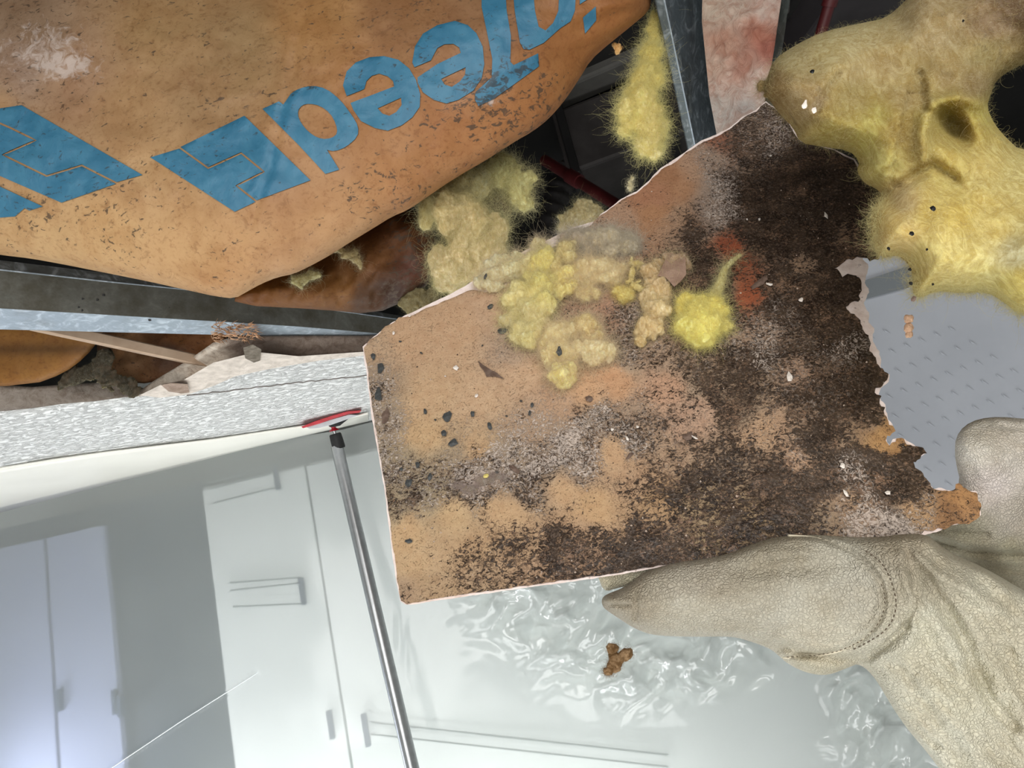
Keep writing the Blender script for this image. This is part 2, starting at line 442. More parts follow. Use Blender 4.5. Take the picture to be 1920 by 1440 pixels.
def leather():
    m = NT('pale_leather'); c = m.attr('col', True)
    b = m.mix(m.math('MULTIPLY', m.ramp(m.noise(22, 6, .65, .6), .38, .72), .4), c, m.mix(1.0, c, (205, 190, 168), 'MULTIPLY'))
    spk = m.math('MULTIPLY', m.ramp(m.vor(420), .05, .16, 1, 0), m.ramp(m.noise(55, 3), .55, .66))
    b = m.mix(m.math('MULTIPLY', spk, .45), b, (120, 104, 84))
    l1 = m.noise(700, 3, .6, .6, stretch=(1, .3, .3), rot=(0, .9, .3)); l2 = m.noise(620, 3, .6, .6, stretch=(.3, .3, 1), rot=(0, -.5, .2))
    dv = m.n('ShaderNodeVectorMath', operation='MULTIPLY_ADD'); nz_ = m.n('ShaderNodeTexNoise'); m.put(nz_.inputs['Vector'], m.co); nz_.inputs['Scale'].default_value = 120; m.put(dv.inputs[0], nz_.outputs['Color']); dv.inputs[1].default_value = (.006, .006, .006); m.put(dv.inputs[2], m.co)
    v = m.vor(380, 'DISTANCE_TO_EDGE', dv.outputs[0])
    cre = m.ramp(v, 0, .2)
    b = m.mix(m.math('MULTIPLY', m.math('SUBTRACT', 1.0, cre), .08), b, (128, 112, 90))
    m.base(b).rough(.72); m.b.inputs['Specular IOR Level'].default_value = .3
    m.bump(m.math('ADD', m.math('MULTIPLY', m.math('ADD', l1, l2), .55), m.math('MULTIPLY', cre, .3)), .8, .0034); return m.m
M_LEATHER = leather()

def stucco():
    m = NT('textured_ceiling_paint')
    n = m.noise(55, 6, .62, .8, stretch=(1, 1.5, 1)); n2 = m.noise(22, 4, .5, .5)
    k = m.ramp(n, .42, .7)
    b = m.mix(m.ramp(n2, .3, .7), (240, 241, 239), (247, 247, 245))
    b = m.mix(m.math('MULTIPLY', m.ramp(n, .66, .78), .5), b, (176, 172, 164))
    m.base(b).rough(.7); m.bump(m.math('ADD', k, m.math('MULTIPLY', n2, .3)), 1.0, .005); return m.m
M_CEIL = stucco()
M_EDGE = NT('drywall_broken_edge'); _c = M_EDGE.attr('col', True)
M_EDGE.base(M_EDGE.mix(M_EDGE.ramp(M_EDGE.noise(50, 6, .7, 1), .35, .75), _c, M_EDGE.mix(1.0, _c, (196, 182, 172), 'MULTIPLY'))).rough(.9); M_EDGE.bump(M_EDGE.noise(70, 6, .7), 1, .004); M_EDGE = M_EDGE.m
M_WALL = simple('white_wall', (228, 231, 228), .8, 4, 3)
M_FLOOR = simple('floor_covering', (170, 172, 174), .6, 8, 4)
M_DECK = simple('dark_deck', (20, 18, 17), .9, 6, 5)
M_DARKGREY = simple('dark_duct', (50, 46, 45), .6, 8, 12)
M_BLACKG = simple('black_metal', (20, 19, 19), .5, 5, 12)
M_REDPIPE = simple('red_pipe', (64, 8, 10), .5, 10, 14)
M_WOOD = NT('pale_lumber'); M_WOOD.base(M_WOOD.mix(M_WOOD.noise(30, 5, .6, 1, stretch=(.15, 1, 1)), (214, 190, 166), (168, 138, 112))).rough(.8); M_WOOD = M_WOOD.m
M_FRIDGE = simple('blue_grey_cabinet', (26, 42, 56), .5, 4, 2)
M_FRIDGEDOOR = simple('lavender_grey_door', (150, 157, 184), .5, 5, 2)
M_HANDLE = simple('dark_handle', (60, 74, 96), .4, 4, 10)
M_SEAM = simple('grey_seam', (120, 128, 126), .8, 3, 10)
M_ALU = simple('brushed_aluminium', (176, 178, 180), .3, 6, 60, .85)
M_BLACK = simple('black_rubber', (30, 30, 31), .65, 6, 60, bump=(300, .4, .001))
M_RED = simple('red_plastic', (186, 22, 40), .4, 10, 40)
M_GREYPL = simple('grey_plastic_pad', (196, 198, 202), .5, 6, 40)
M_PLATE = simple('grey_tread_vinyl', (176, 180, 188), .3, 4, 6, bump=(60, .15, .001))
M_PLATEDARK = simple('grey_trim_vinyl', (112, 118, 122), .5, 4, 6)
M_FLAKE = simple('dark_flake', (66, 68, 68), .6, 12, 200, bump=(400, .6, .001))
M_FLAKEB = simple('brown_flake', (104, 84, 72), .8, 16, 150, bump=(400, .6, .001))
M_CHIP = simple('white_chip', (232, 222, 212), .8, 10, 150, bump=(400, .6, .001))
M_DIRT = simple('brown_clod', (150, 118, 80), .95, 40, 120, bump=(200, 1, .003))
M_PEACH = simple('peach_crumb', (226, 184, 150), .9, 14, 200, bump=(300, 1, .002))
M_STITCH = simple('dark_thread', (92, 80, 66), .9, 10, 200)

# ------------------------------------------------------------------ setting
ZC = 2.47
def st(o): o['kind'] = 'structure'; return o
st(box('floor', (-3, -2.6, -.1), (3, 4.0, 0), M_FLOOR))
st(box('wall_left', (-3.1, -2.6, 0), (-3, 4.0, 3.2), M_WALL))
st(box('wall_right', (3, -2.6, 0), (3.1, 4.0, 3.2), M_WALL))
st(box('wall_front', (-3, -2.7, 0), (3, -2.6, 3.2), M_WALL))
st(box('wall_back', (-3, 3.2, 0), (3, 3.3, 3.2), M_WALL))
st(box('roof_deck', (-3, -2.6, 3.2), (3, 4.0, 3.3), M_DECK))
lower = [(-700, 850), (-150, 790), (0, 771), (60, 765), (120, 757), (180, 752), (240, 744), (262, 742), (300, 737), (350, 727), (395, 714), (440, 699), (470, 694), (500, 688), (560, 676), (620, 668), (690, 660), (800, 654), (1000, 640), (1700, 575), (2300, 540)]
upper = [(-700, 800), (-150, 742), (0, 723), (60, 726), (120, 722), (180, 718), (235, 716), (258, 736), (290, 714), (330, 690), (365, 668), (400, 643), (430, 634), (470, 631), (560, 630), (620, 630), (690, 630), (800, 626), (1000, 612), (1700, 550), (2300, 515)]
YW = 2.06
ZU = ZC+.034
lp = [on_z(np.array(float(a)), np.array(float(b)), ZC) for a, b in lower]
ypts = [p for p in lp]
poly = [(p[0], p[1]) for p in lp]+[(3.0, 1.4), (3.0, YW+.03), (-3.0, YW+.03)]
poly = [(max(-3, min(3, a)), b) for a, b in poly]
if poly[0][0] > -3: poly.append((-3.0, poly[0][1]))
rg = random.Random(5)
def ceilplace(x, y, z): return np.stack([x, y, z], 1)
cl = slab('ceiling', poly, lambda x, y: np.full_like(x, ZC), lambda x, y: np.full_like(x, ZC+.003), .05, mat=M_CEIL, place=ceilplace)
st(cl)
# broken edge loft
NU = 6
def edgecol(i):
    x = upper[i][0]
    return (252, 240, 224) if 250 <= x <= 420 else (140, 130, 120) if x < 255 else (146, 130, 118)
pl, pu = [], []
ld = densify(lower, 1e9, False)
LD, UD, CD = [], [], []
for i in range(len(lower)-1):
    k = max(1, int(np.hypot(lower[i+1][0]-lower[i][0], 0)/12)) if lower[i][0] < 1000 and lower[i][0] > -200 else 2
    for j in range(k):
        t = j/k
        LD.append((lower[i][0]*(1-t)+lower[i+1][0]*t, lower[i][1]*(1-t)+lower[i+1][1]*t)); UD.append((upper[i][0]*(1-t)+upper[i+1][0]*t, upper[i][1]*(1-t)+upper[i+1][1]*t))
        CD.append(np.array(edgecol(i))*(1-t)+np.array(edgecol(i+1))*t)
LD = np.array(LD); UD = np.array(UD); CD = lin(np.array(CD))
A = on_z(LD[:, 0], LD[:, 1], ZC); B = on_z(UD[:, 0], UD[:, 1], ZU)
rows = []
for k in range(7):
    t = k/6; r = A*(1-t)+B*t
    if 0 < k < 6: r = r+np.stack([fbm(LD[:, 0]/14, np.full(len(LD), k*1.3), s, 3) for s in (0., 7., 14.)], 1)*.006
    rows.append(r)
B2 = B+np.array([0, .25, 0]); rows.append(B2)
be = sheet('broken_edge', rows, M_EDGE, cl, .002, {'col': np.vstack([CD]*8)}, True)
be['label'] = 'torn grey and beige edge of the cut ceiling board'
# paper joint crack and a torn flap of ceiling paper
cr1 = [(350, 741), (430, 733), (520, 722), (600, 713), (690, 704)]
crp = np.array([on_z(np.array(a+0.), np.array(b+rg.uniform(-1, 1)), ZC-.0015) for a, b in densify(cr1, 8, False)])
tube('paper_joint', crp, .0011, simple('joint_shadow', (120, 112, 106), .9, 6, 60), cl, seg=6)
def ceilpatch(name, pts, mat, th=.004, label=None, lift=.001):
    pts = [(float(a), float(b)) for a, b in pts]
    o = slab(name, pts, lambda x, y: np.full_like(x, ZC-lift-th)+.0015*fbm(x/9, y/9), lambda x, y: np.full_like(x, ZC-lift), 6, mat=mat, parent=cl, place=lambda x, y, z: C0+ray(x, y)*((z-2.0)/ray(x, y)[:, 2])[:, None], sharp=40)
    if label: o['label'] = label
    return o
ceilpatch('paper_flap', [(302, 722), (322, 718), (352, 720), (355, 736), (340, 738), (316, 734)], simple('tan_paper', (160, 138, 122), .9, 16, 90, bump=(120, 1, .003)), .012, 'torn brown paper flap on broken ceiling edge')
ceilpatch('paper_flap', [(456, 652), (474, 646), (490, 655), (488, 676), (476, 680), (460, 672)], simple('grey_paper', (118, 108, 94), .9, 20, 90, bump=(120, 1, .003)), .02, 'grey curled scrap at broken ceiling edge')
ceilpatch('peeled_paint', [(262, 741), (300, 722), (345, 712), (400, 680), (480, 660), (560, 668), (690, 659), (690, 666), (600, 676), (505, 692), (440, 706), (400, 724), (352, 740), (300, 746)], simple('torn_board_face', (222, 210, 198), .9, 16, 40, bump=(90, 1, .004)), .003, 'bare beige strip where paint peeled away')
# splintered fibre on the track
def splinters(name, x0, x1, y0, y1, d, n, mat, parent, ln=.02):
    V = []; Fc = []; r = random.Random(9)
    for i in range(n):
        px, py = r.uniform(x0, x1), r.uniform(y0, y1)
        p = P(np.array(px), np.array(py), np.array(d+r.uniform(-.004, .004))); a = r.gauss(0, .55)
        v = (cr*math.cos(a)+cu*math.sin(a))*r.uniform(.3, 1)*ln; s = cu*r.uniform(.0006, .0016); q = -fwd*.001
        k = len(V); V += [p-s, p+s, p+v+s*.3, p+v*.5+q*3]; Fc += [(k, k+1, k+2), (k, k+2, k+3), (k, k+3, k+1), (k+1, k+3, k+2)]
    return mesh(name, V, Fc, mat, parent, False)
sp_ = splinters('torn_fibre', 395, 482, 606, 640, 1.19, 170, simple('torn_paper_fibre', (206, 166, 130), .95, 30, 60), cl)
sp_['kind'] = 'stuff'

# room ceiling behind the camera
st(box('ceiling_rear', (-3, -2.6, ZC), (3, -.9, ZC+.03), M_CEIL))

# ------------------------------------------------------------------ plenum contents
def duct(name, c, s, mat, label, cat, rot=0, lips=True):
    e = empty(name, c); tag(e, label, cat)
    c = np.array(c); s = np.array(s)
    box('body', c-s/2, c+s/2, mat, e, .01)
    if lips:
        for k in (-.45, .1, .45):
            lo = c-s/2-.012; hi = c+s/2+.012; lo[0] = c[0]+k*s[0]-.012; hi[0] = c[0]+k*s[0]+.012
            box('joint_band', lo, hi, M_BLACKG, e, .003)
    e.rotation_euler = (0, 0, rot)
    return e
q = P(np.array(1190.), np.array(265.), np.array(2.0)); duct('air_duct', q+np.array([0.05, 0, 0]), (.5, .3, .2), M_DARKGREY, 'dark grey rectangular duct deep in the open ceiling beside the hanging tuft', 'duct', -.25)
q = P(np.array(1160.), np.array(110.), np.array(1.9)); duct('roof_beam', q, (.9, .1, .1), simple('grey_beam', (84, 82, 78), .7, 10, 10), 'grey roof beam above the hanging wool tuft', 'beam', -.3, False)
q = P(np.array(1460.), np.array(60.), np.array(2.0)); duct('equipment_box', q+np.array([.35, 0, .1]), (.8, .5, .5), simple('charcoal_box', (46, 42, 44), .6, 5, 10), 'charcoal metal box in ceiling cavity right of the steel stud', 'box', .2, False)
def pipe(x0, y0, d0, x1, y1, d1, r, label):
    e = empty('sprinkler_pipe', P(np.array((x0+x1)/2.), np.array((y0+y1)/2.), np.array((d0+d1)/2.))); tag(e, label, 'pipe')
    a = P(np.array(float(x0)), np.array(float(y0)), np.array(d0)); b = P(np.array(float(x1)), np.array(float(y1)), np.array(d1))
    tube('pipe', [a, (a+b)/2, b], r, M_REDPIPE, e, 16)
    m_ = a*.7+b*.3; t = (b-a)/np.linalg.norm(b-a)*.02
    tube('coupling', [m_-t, m_+t], r*1.3, M_REDPIPE, e, 16)
pipe(1020, 300, 1.75, 1230, 430, 1.5, .014, 'dark red pipe crossing behind upper edge of the mouldy board')
pipe(1575, -60, 1.5, 1525, 110, 1.6, .013, 'dark red pipe behind the insulation right of the steel stud')
for (x, y, r, d) in ((1070, 300, .045, 2.35),):
    e = empty('flexible_duct', P(np.array(float(x)), np.array(float(y)), np.array(d))); tag(e, 'dim ribbed round duct behind the dark rectangular duct', 'duct')
    pts = np.array([P(np.array(x+a*30.), np.array(y+a*a*20.-60*a), np.array(d)) for a in np.linspace(-2, 2, 60)])
    tube('hose', pts, r+.004*np.sin(np.arange(60)*2.0), M_DARKGREY, e, 16)

# steel track along the opening edge
def zr(px, py, z): return on_z(np.asarray(px, float), np.asarray(py, float), z)
xs = np.array([-160., 0, 200, 400, 560, 700, 770])
cy_ = np.array([568., 578, 590, 602, 612, 624, 631]); dy_ = np.array([608., 617, 622, 627, 631, 634, 636]); ay_ = np.array([470., 487, 511, 535, 561, 583, 595])
ZT = ZU+.004
ce = zr(xs, cy_, ZT); de = zr(xs, dy_, ZT)
dc = (ce-C0) @ fwd
ae = P(xs, ay_, dc); be_ = P(xs, ay_+np.array([20, 20, 18, 14, 12, 10, 8]), dc-.001)
tr = empty('steel_track', ce[1]); tag(tr, 'long galvanized steel track running along the cut ceiling edge under the kraft batt', 'steel track')
sheet('web', [be_, be_*.5+ce*.5, ce], M_TRACK, tr, .0012)
sheet('top_flange', [ae+fwd*.012, be_-fwd*.0], galv('galvanized_mid', (112, 116, 116), (84, 84, 78), .5, .5, .4), tr, .0012)
lf = sheet('bottom_flange', [ce, de], M_TRACKLIP, tr, .0012); lf['label'] = 'pale bluish bottom flange'
hl = ae*.0+be_; tube('rolled_edge', hl+cu*.001-fwd*.001, .0013, M_TRACKLIP, tr, 6)
for k, (x, y) in enumerate(((152, 560), (181, 562), (193, 553), (145, 576), (152, 582), (306, 564), (313, 577), (280, 600))):
    d = float(np.interp(x, xs, dc))-.002
    p = P(np.array(float(x)), np.array(float(y)), np.array(d))
    V = [p+cr*math.cos(a)*.003*random.Random(k*9+i).uniform(.6, 1.6)+cu*math.sin(a)*.002 for i, a in enumerate(np.linspace(0, 6.28, 7)[:-1])]
    V += [v_+fwd*.0015 for v_ in V]
    mesh('dirt_spot', V, [(0, 1, 2, 3, 4, 5)]+[(i, i+6, (i+1) % 6+6, (i+1) % 6) for i in range(6)], M_BLACKG, tr, False)

# lumber strip seen through the gap
def bar_px(name, x0, y0, d0, x1, y1, d1, w, h, mat, label, cat):
    a = P(np.array(float(x0)), np.array(float(y0)), np.array(d0)); b = P(np.array(float(x1)), np.array(float(y1)), np.array(d1))
    t = (b-a)/np.linalg.norm(b-a); s = np.cross(t, cu); s /= np.linalg.norm(s); u_ = np.cross(s, t)
    V = [p+i*s*w/2+j*u_*h/2 for p in (a, b) for i in (-1, 1) for j in (-1, 1)]
    o = mesh(name, V, BF, mat, None, False); m = o.modifiers.new('bevel', 'BEVEL'); m.width = .002
    return tag(o, label, cat)
bar_px('furring_strip', 60, 608, 1.18, 390, 680, 1.42, .03, .02, M_WOOD, 'pale wooden furring strip in the gap under the steel track', 'wood strip')

# ------------------------------------------------------------------ wool tools
def fibres(name, pos, nrm, n, length, rad, colfn, parent, seed=0, flow=None, out=.35, curl=1.0, pts=8):
    rng = np.random.RandomState(seed)
    n = int(n*3.2); rad = rad*.52; curl = curl*1.9; out = out*.75
    idx = rng.randint(0, len(pos), n)
    p = pos[idx]; nn = nrm[idx]
    t = rng.normal(size=(n, 3))
    if flow is not None: t = t*.6+flow
    t -= nn*(t*nn).sum(1)[:, None]; t /= np.linalg.norm(t, axis=1)[:, None]+1e-9
    L = length*rng.uniform(.35, 1.2, n)*np.where(rng.rand(n) < .08, 1.5, .8)
    o = out*rng.uniform(-.25, .8, n)
    axis = rng.normal(size=(n, 3)); axis /= np.linalg.norm(axis, axis=1)[:, None]
    d = t+nn*o[:, None]; d /= np.linalg.norm(d, axis=1)[:, None]
    cs = rng.normal(0, curl, n)
    pts_ = np.empty((n, pts, 3)); pts_[:, 0] = p-nn*.0008
    for k in range(1, pts):
        pts_[:, k] = pts_[:, k-1]+d*(L/(pts-1))[:, None]
        th = (cs*2.2/(pts-1))[:, None]
        d = d+np.cross(axis, d)*th-nn*(.10*out)+rng.normal(0, .12, (n, 3)); d /= np.linalg.norm(d, axis=1)[:, None]
    hc = bpy.data.hair_curves.new(name); hc.add_curves([pts]*n)
    org = np.array(parent.matrix_world.translation)
    hc.points.foreach_set('position', (pts_-org).astype(np.float32).ravel())
    ra = np.tile(np.linspace(1, .35, pts), n)*rad*np.repeat(rng.uniform(.6, 1.3, n), pts)
    at = hc.attributes.get('radius') or hc.attributes.new('radius', 'FLOAT', 'POINT')
    at.data.foreach_set('value', ra.astype(np.float32))
    hc.materials.append(fibmat(colfn))
    ob = bpy.data.objects.new(name, hc); COL.objects.link(ob)
    ob.parent = parent; ob['kind'] = 'stuff'
    return ob
def surf(o):
    me = o.data; n = len(me.polygons); c = np.empty(n*3); me.polygons.foreach_get('center', c); nn = np.empty(n*3); me.polygons.foreach_get('normal', nn)
    return c.reshape(-1, 3)+np.array(o.matrix_world.translation), nn.reshape(-1, 3)
def facing(o, thr=.0):
    bpy.context.view_layer.update()
    c, n = surf(o); v = c-C0; v /= np.linalg.norm(v, axis=1)[:, None]
    m = (n*v).sum(1) < thr
    return c[m], n[m]
def clump(name, blobs, depth, label, col, group=None, grime=.2, nf=1500, flen=.02, frad=.00013, seed=0, cat='insulation clump', ctrl=None, out=.35, squash=.8, fcol=None, res=26, amp=.22):
    """one tuft grown from overlapping lobes: (px, py, radius_x px, radius_y px, angle, depth offset); fused into one skin"""
    V = []; Fc = []; ctrs = []; cols = []; grs = []; rads = []
    r_ = random.Random(seed*13+1); ext = []
    if len(blobs) < 14:
        for b in blobs:
            for q_ in range(5):
                a_ = r_.uniform(0, 6.28); k_ = r_.uniform(.45, .95); m_ = r_.uniform(.28, .55); e_ = r_.uniform(1.0, 2.1)
                ox_, oy_ = b[2]*k_*math.cos(a_), b[3]*k_*math.sin(a_)
                ext.append((b[0]+ox_*math.cos(b[4])-oy_*math.sin(b[4]), b[1]+ox_*math.sin(b[4])+oy_*math.cos(b[4]), b[2]*m_*e_*.8, b[3]*m_, a_+1.57+r_.uniform(-.6, .6), b[5]-r_.uniform(-.1, .5)*min(b[2], b[3])*.0004)+tuple(b[6:]))
    nb_ = len(blobs); blobs = [tuple([b[0], b[1], b[2]*.86, b[3]*.86])+tuple(b[4:]) for b in blobs]+ext if ext else blobs
    for bi, b in enumerate(blobs):
        px, py, rx, ry, ang, dz = b[:6]; d = depth(px, py)+dz if callable(depth) else depth+dz
        c = P(np.array(float(px)), np.array(float(py)), np.array(d)); s = d/F
        nu, nv = res, res//2
        u_, v_ = np.meshgrid(np.linspace(0, 2*np.pi, nu, endpoint=False), np.linspace(0, np.pi, nv))
        X = (np.cos(u_)*np.sin(v_)).ravel(); Y = (np.sin(u_)*np.sin(v_)).ravel(); Z = np.cos(v_).ravel()
        k = 1+amp*1.6*fbm(X*1.3+bi, Y*1.3+seed, Z*1.3, 3, seed)
        X, Y, Z = X*k, Y*k, Z*k
        ca, sa = math.cos(ang), math.sin(ang)
        ex = (X*rx*ca-Y*ry*sa)*s; ey = (X*rx*sa+Y*ry*ca)*s; ez = Z*min(rx, ry)*squash*s
        Pn = c+ex[:, None]*cr-ey[:, None]*cu+ez[:, None]*fwd
        k0 = len(V); V += list(Pn)
        for i in range(nv-1):
            for j in range(nu):
                a = k0+i*nu+j; b2 = k0+i*nu+(j+1) % nu; Fc.append((a, b2, b2+nu, a+nu))
        ctrs.append(c); cols.append(lin(np.minimum(252, np.array(b[6] if len(b) > 6 else col, float)*1.05+np.array([6, 11, 16])))); grs.append(b[7] if len(b) > 7 else grime); rads.append(.5*(rx+ry)*s if bi < nb_ else .7*(rx+ry)*s)
    tmp = mesh('tmp', V, Fc, None, None, True)
    rr = float(np.mean(rads[:nb_]))
    m1 = tmp.modifiers.new('r', 'REMESH'); m1.mode = 'VOXEL'; m1.voxel_size = max(.0006, min(.0022, rr*.085))
    m2 = tmp.modifiers.new('s', 'SMOOTH'); m2.iterations = 4; m2.factor = .6
    bpy.context.view_layer.update()
    ev = tmp.evaluated_get(bpy.context.evaluated_depsgraph_get()); me = bpy.data.meshes.new_from_object(ev)
    loc = np.array(tmp.location); bpy.data.objects.remove(tmp)
    n = len(me.vertices); co = np.empty(n*3); me.vertices.foreach_get('co', co); co = co.reshape(-1, 3)
    no = np.empty(n*3); me.vertices.foreach_get('normal', no); no = no.reshape(-1, 3)
    W3 = co+loc
    # swirling folds
    q = W3/max(rr, .004); sw = 1.2*fbm(q[:, 0]*.8, q[:, 1]*.8, q[:, 2]*.8, 2, seed+5)
    fold = np.abs(fbm(q[:, 0]*1.5+sw, q[:, 1]*1.5, q[:, 2]*1.5+sw, 3, seed+9))
    fine = fbm(q[:, 0]*4, q[:, 1]*4, q[:, 2]*4+sw*2, 3, seed+11)
    co = co+no*(rr*(.38*(fold-.18)+.13*fine))[:, None]
    me.vertices.foreach_set('co', co.ravel())
    d2 = ((W3[:, None, :]-np.array(ctrs)[None])**2).sum(2)/np.array(rads)[None]**2
    wgt = np.exp(-d2*1.6)+1e-9; wgt /= wgt.sum(1)[:, None]
    cc = (wgt @ np.array(cols))*(1.0+.35*fbm(q[:, 0]*1.6, q[:, 1]*1.6, q[:, 2]*1.6, 3, seed+2)-.25*np.clip(.12-fold, 0, 1))[:, None]
    at = me.attributes.new('col', 'FLOAT_COLOR', 'POINT'); at.data.foreach_set('color', np.hstack([np.clip(cc, 0, 1), np.ones((n, 1))]).ravel())
    at = me.attributes.new('grime', 'FLOAT', 'POINT'); at.data.foreach_set('value', wgt @ np.array(grs))
    me.materials.clear(); me.vertices.foreach_set('co', (co+loc).ravel()); me.name = name
    o = link(name, me, M_WOOL, None, True)
    tag(o, label, cat, group)
    p, nn = facing(o, .45)
    fc = fcol or tuple(min(252, q_*.94+a_) for q_, a_ in zip(col, (28, 32, 34)))
    fibres('fibres', p, nn, nf, flen, frad, fc, o, seed, out=out)
    return o

# ------------------------------------------------------------------ main kraft batt
batt = [(-260, -160), (1215, -160), (1219, -60), (1222, 0), (1216, 22), (1180, 52), (1140, 84), (1108, 112), (1085, 150), (1058, 190), (1030, 222), (1000, 246), (968, 264), (940, 282), (905, 304), (870, 324), (835, 346), (800, 370), (765, 394), (735, 406), (700, 428), (660, 452), (620, 478), (580, 500), (550, 514), (520, 520), (490, 532), (465, 546), (440, 560), (405, 556), (360, 546), (280, 528), (200, 512), (120, 496), (60, 485), (0, 478), (-260, 440)]
battS = smooth_poly(batt, 1)
foldline = [(584, -20), (560, 60), (548, 140), (530, 200), (505, 320), (480, 380), (470, 420)]
def batt_front(x, y):
    d = segdist(x, y, battS, True)
    h = .105*puffprof(d, 260)
    base = .98-.00007*(x-300)-.00006*y
    wr = .006*fbm(x/120, y/90, 0, 4, 3)+.0022*fbm(x/26, y/20, 3, 3, 5)
    fl = segdist(x, y, foldline); wr = wr+.0022*np.exp(-(fl/7)**2)-.002*np.exp(-((fl-15)/9)**2)
    # gathered creases towards the upper right corner
    g = sstep(1000, 1180, x)*(y < 200); a = np.arctan2(y+60, 1500-x)
    wr = wr+.004*np.sin(a*55)*g*np.clip(d/40, 0, 1)
    return base-h+wr*np.clip(d/25, 0, 1)
cB = rbf([(60, 40, (150, 118, 88)), (40, 120, (165, 135, 112)), (140, 150, (170, 128, 92)), (300, 60, (168, 128, 78)), (450, 90, (158, 122, 76)), (600, 40, (176, 124, 66)), (250, 200, (178, 134, 84)), (380, 170, (166, 126, 80)), (60, 450, (206, 160, 102)), (200, 430, (212, 164, 104)), (330, 470, (208, 158, 100)), (420, 520, (204, 150, 92)), (600, 420, (196, 142, 88)), (560, 350, (188, 134, 84)), (750, 300, (182, 122, 68)), (700, 180, (176, 116, 62)), (850, 230, (178, 114, 60)), (980, 200, (172, 108, 54)), (1080, 100, (172, 108, 50)), (1160, 40, (170, 104, 46)), (900, 20, (150, 104, 64)), (750, 40, (156, 108, 64)), (1200, -30, (160, 100, 48)), (0, 250, (190, 142, 90)), (290, 330, (200, 154, 100)), (640, 480, (190, 138, 84))], 3, 20)  # paler low points put the light from below into the paper colour
gB = rbf([(60, 40, .35), (40, 120, .3), (300, 200, .15), (380, 190, .3), (220, 420, .42), (300, 400, .3), (60, 430, .35), (120, 470, .1), (420, 510, .3), (330, 470, .0), (600, 420, .1), (700, 350, .42), (560, 330, .05), (850, 320, .3), (700, 240, .1), (960, 190, .6), (1000, 180, .5), (930, 160, .7), (900, 80, .15), (1080, 100, .0), (750, 40, .3), (510, 110, .3), (460, 40, .1), (1150, 40, 0), (0, 300, .2)], 3, 15)
wB = lambda x, y: np.exp(-(((x-80)/110)**2+((y-95)/60)**2))*1.05+np.exp(-(((x-130)/50)**2+((y-125)/25)**2))*.8+np.exp(-(((x-915)/22)**2+((y-185)/18)**2))*1.3
bt = slab('kraft_insulation_batt', battS, batt_front, lambda x, y: batt_front(x, y)+.004+.10*puffprof(segdist(x, y, battS, True), 160), 9, mat=M_KRAFT, attrs={'col': lambda x, y: lin(cB(x, y)*.80+.20*cB(x, y).mean(1)[:, None])*.96, 'grime': gB, 'white': wB})
tag(bt, 'large sagging tan kraft-paper batt with upside-down blue printed lettering, hanging at upper left', 'insulation batt')
def off(poly, gap):  # shift a polyline sideways
    p = np.array(poly, float); t = np.gradient(p, axis=0); t /= np.linalg.norm(t, axis=1)[:, None]+1e-9
    return p+np.stack([-t[:, 1], t[:, 0]], 1)*gap
def letter(outline, holes=(), name='printed_letter', sm=0):
    if sm: outline = smooth_poly(outline, sm); holes = [smooth_poly(h, sm) for h in holes]
    return slab(name, outline, lambda x, y: batt_front(x, y)-.0018, lambda x, y: batt_front(x, y)-.0006, 7, holes=holes, mat=M_INK, parent=bt, attrs={'grime': gB}, sharp=60)
arc = smooth_poly([(545, 176), (560, 166), (585, 160), (612, 166), (638, 187), (660, 216), (672, 237), (671, 256), (650, 275), (628, 284), (613, 281)], 1, False).tolist()
letter([(492, 204), (523, 190), (531, 196)]+arc+[(636, 318), (610, 326), (560, 272)], [smooth_poly([(558, 208), (566, 197), (580, 194), (600, 198), (619, 212), (630, 232), (633, 250), (622, 259), (604, 261), (587, 254), (571, 240), (560, 223)], 1)])
letter([(643, 160), (650, 134), (667, 117), (693, 107), (720, 105), (747, 112), (767, 128), (780, 150), (788, 177), (787, 200), (773, 220), (753, 235), (727, 245), (703, 240), (677, 227), (663, 207), (657, 193), (700, 177), (739, 162), (737, 152), (727, 143), (711, 138), (697, 142), (687, 152), (683, 167), (650, 180)], [[(708, 203), (752, 183), (753, 197), (743, 210), (730, 217), (717, 213)]])
letter([(773, 117), (778, 87), (793, 63), (820, 47), (853, 39), (877, 47), (893, 62), (905, 87), (908, 120), (903, 147), (887, 170), (860, 187), (837, 194), (813, 187), (793, 173), (783, 155), (783, 145), (820, 120), (864, 99), (861, 89), (850, 82), (833, 83), (820, 90), (813, 103), (808, 113), (777, 126)], [[(827, 148), (873, 126), (872, 140), (862, 153), (847, 163), (833, 158)]])
letter([(903, -60), (903, 13), (913, 60), (923, 110), (922, 145), (892, 172), (890, 186), (897, 199), (928, 184), (950, 168), (1011, 124), (1009, 100), (963, 122), (957, 116), (958, 67), (950, 20), (945, -60)])
letter([(958, -60), (965, 20), (975, 80), (982, 92), (993, 93), (1020, 80), (1050, 53), (1070, 40), (1078, 20), (1082, -60), (1050, -60), (1047, 20), (1037, 43), (1023, 57), (1010, 50), (1003, 20), (996, -60)])
letter([(1087, 8), (1112, -8), (1110, -60), (1088, -60)]); letter([(1093, 33), (1117, 12), (1118, 38), (1097, 63)])
def logo(a, line, b, g=1.8):
    l = np.array(line, float)
    letter(a+off(l, g).tolist(), name='printed_logo'); letter(b+off(l, -g)[::-1].tolist()[::-1] if False else b+off(l, -g).tolist(), name='printed_logo')
ln1 = densify([(337, 277), (390, 315), (452, 287), (495, 322), (443, 348), (480, 377)], 12, False)
logo([(440, 397), (282, 295)], ln1, [(582, 338), (458, 217)])
ln2 = densify([(218, 343), (153, 310), (87, 330), (5, 290), (67, 263), (20, 240), (-60, 205)], 12, False)
logo([(-110, 215), (0, 203), (40, 197), (267, 328)], ln2, [(-110, 290), (0, 330), (115, 380)])
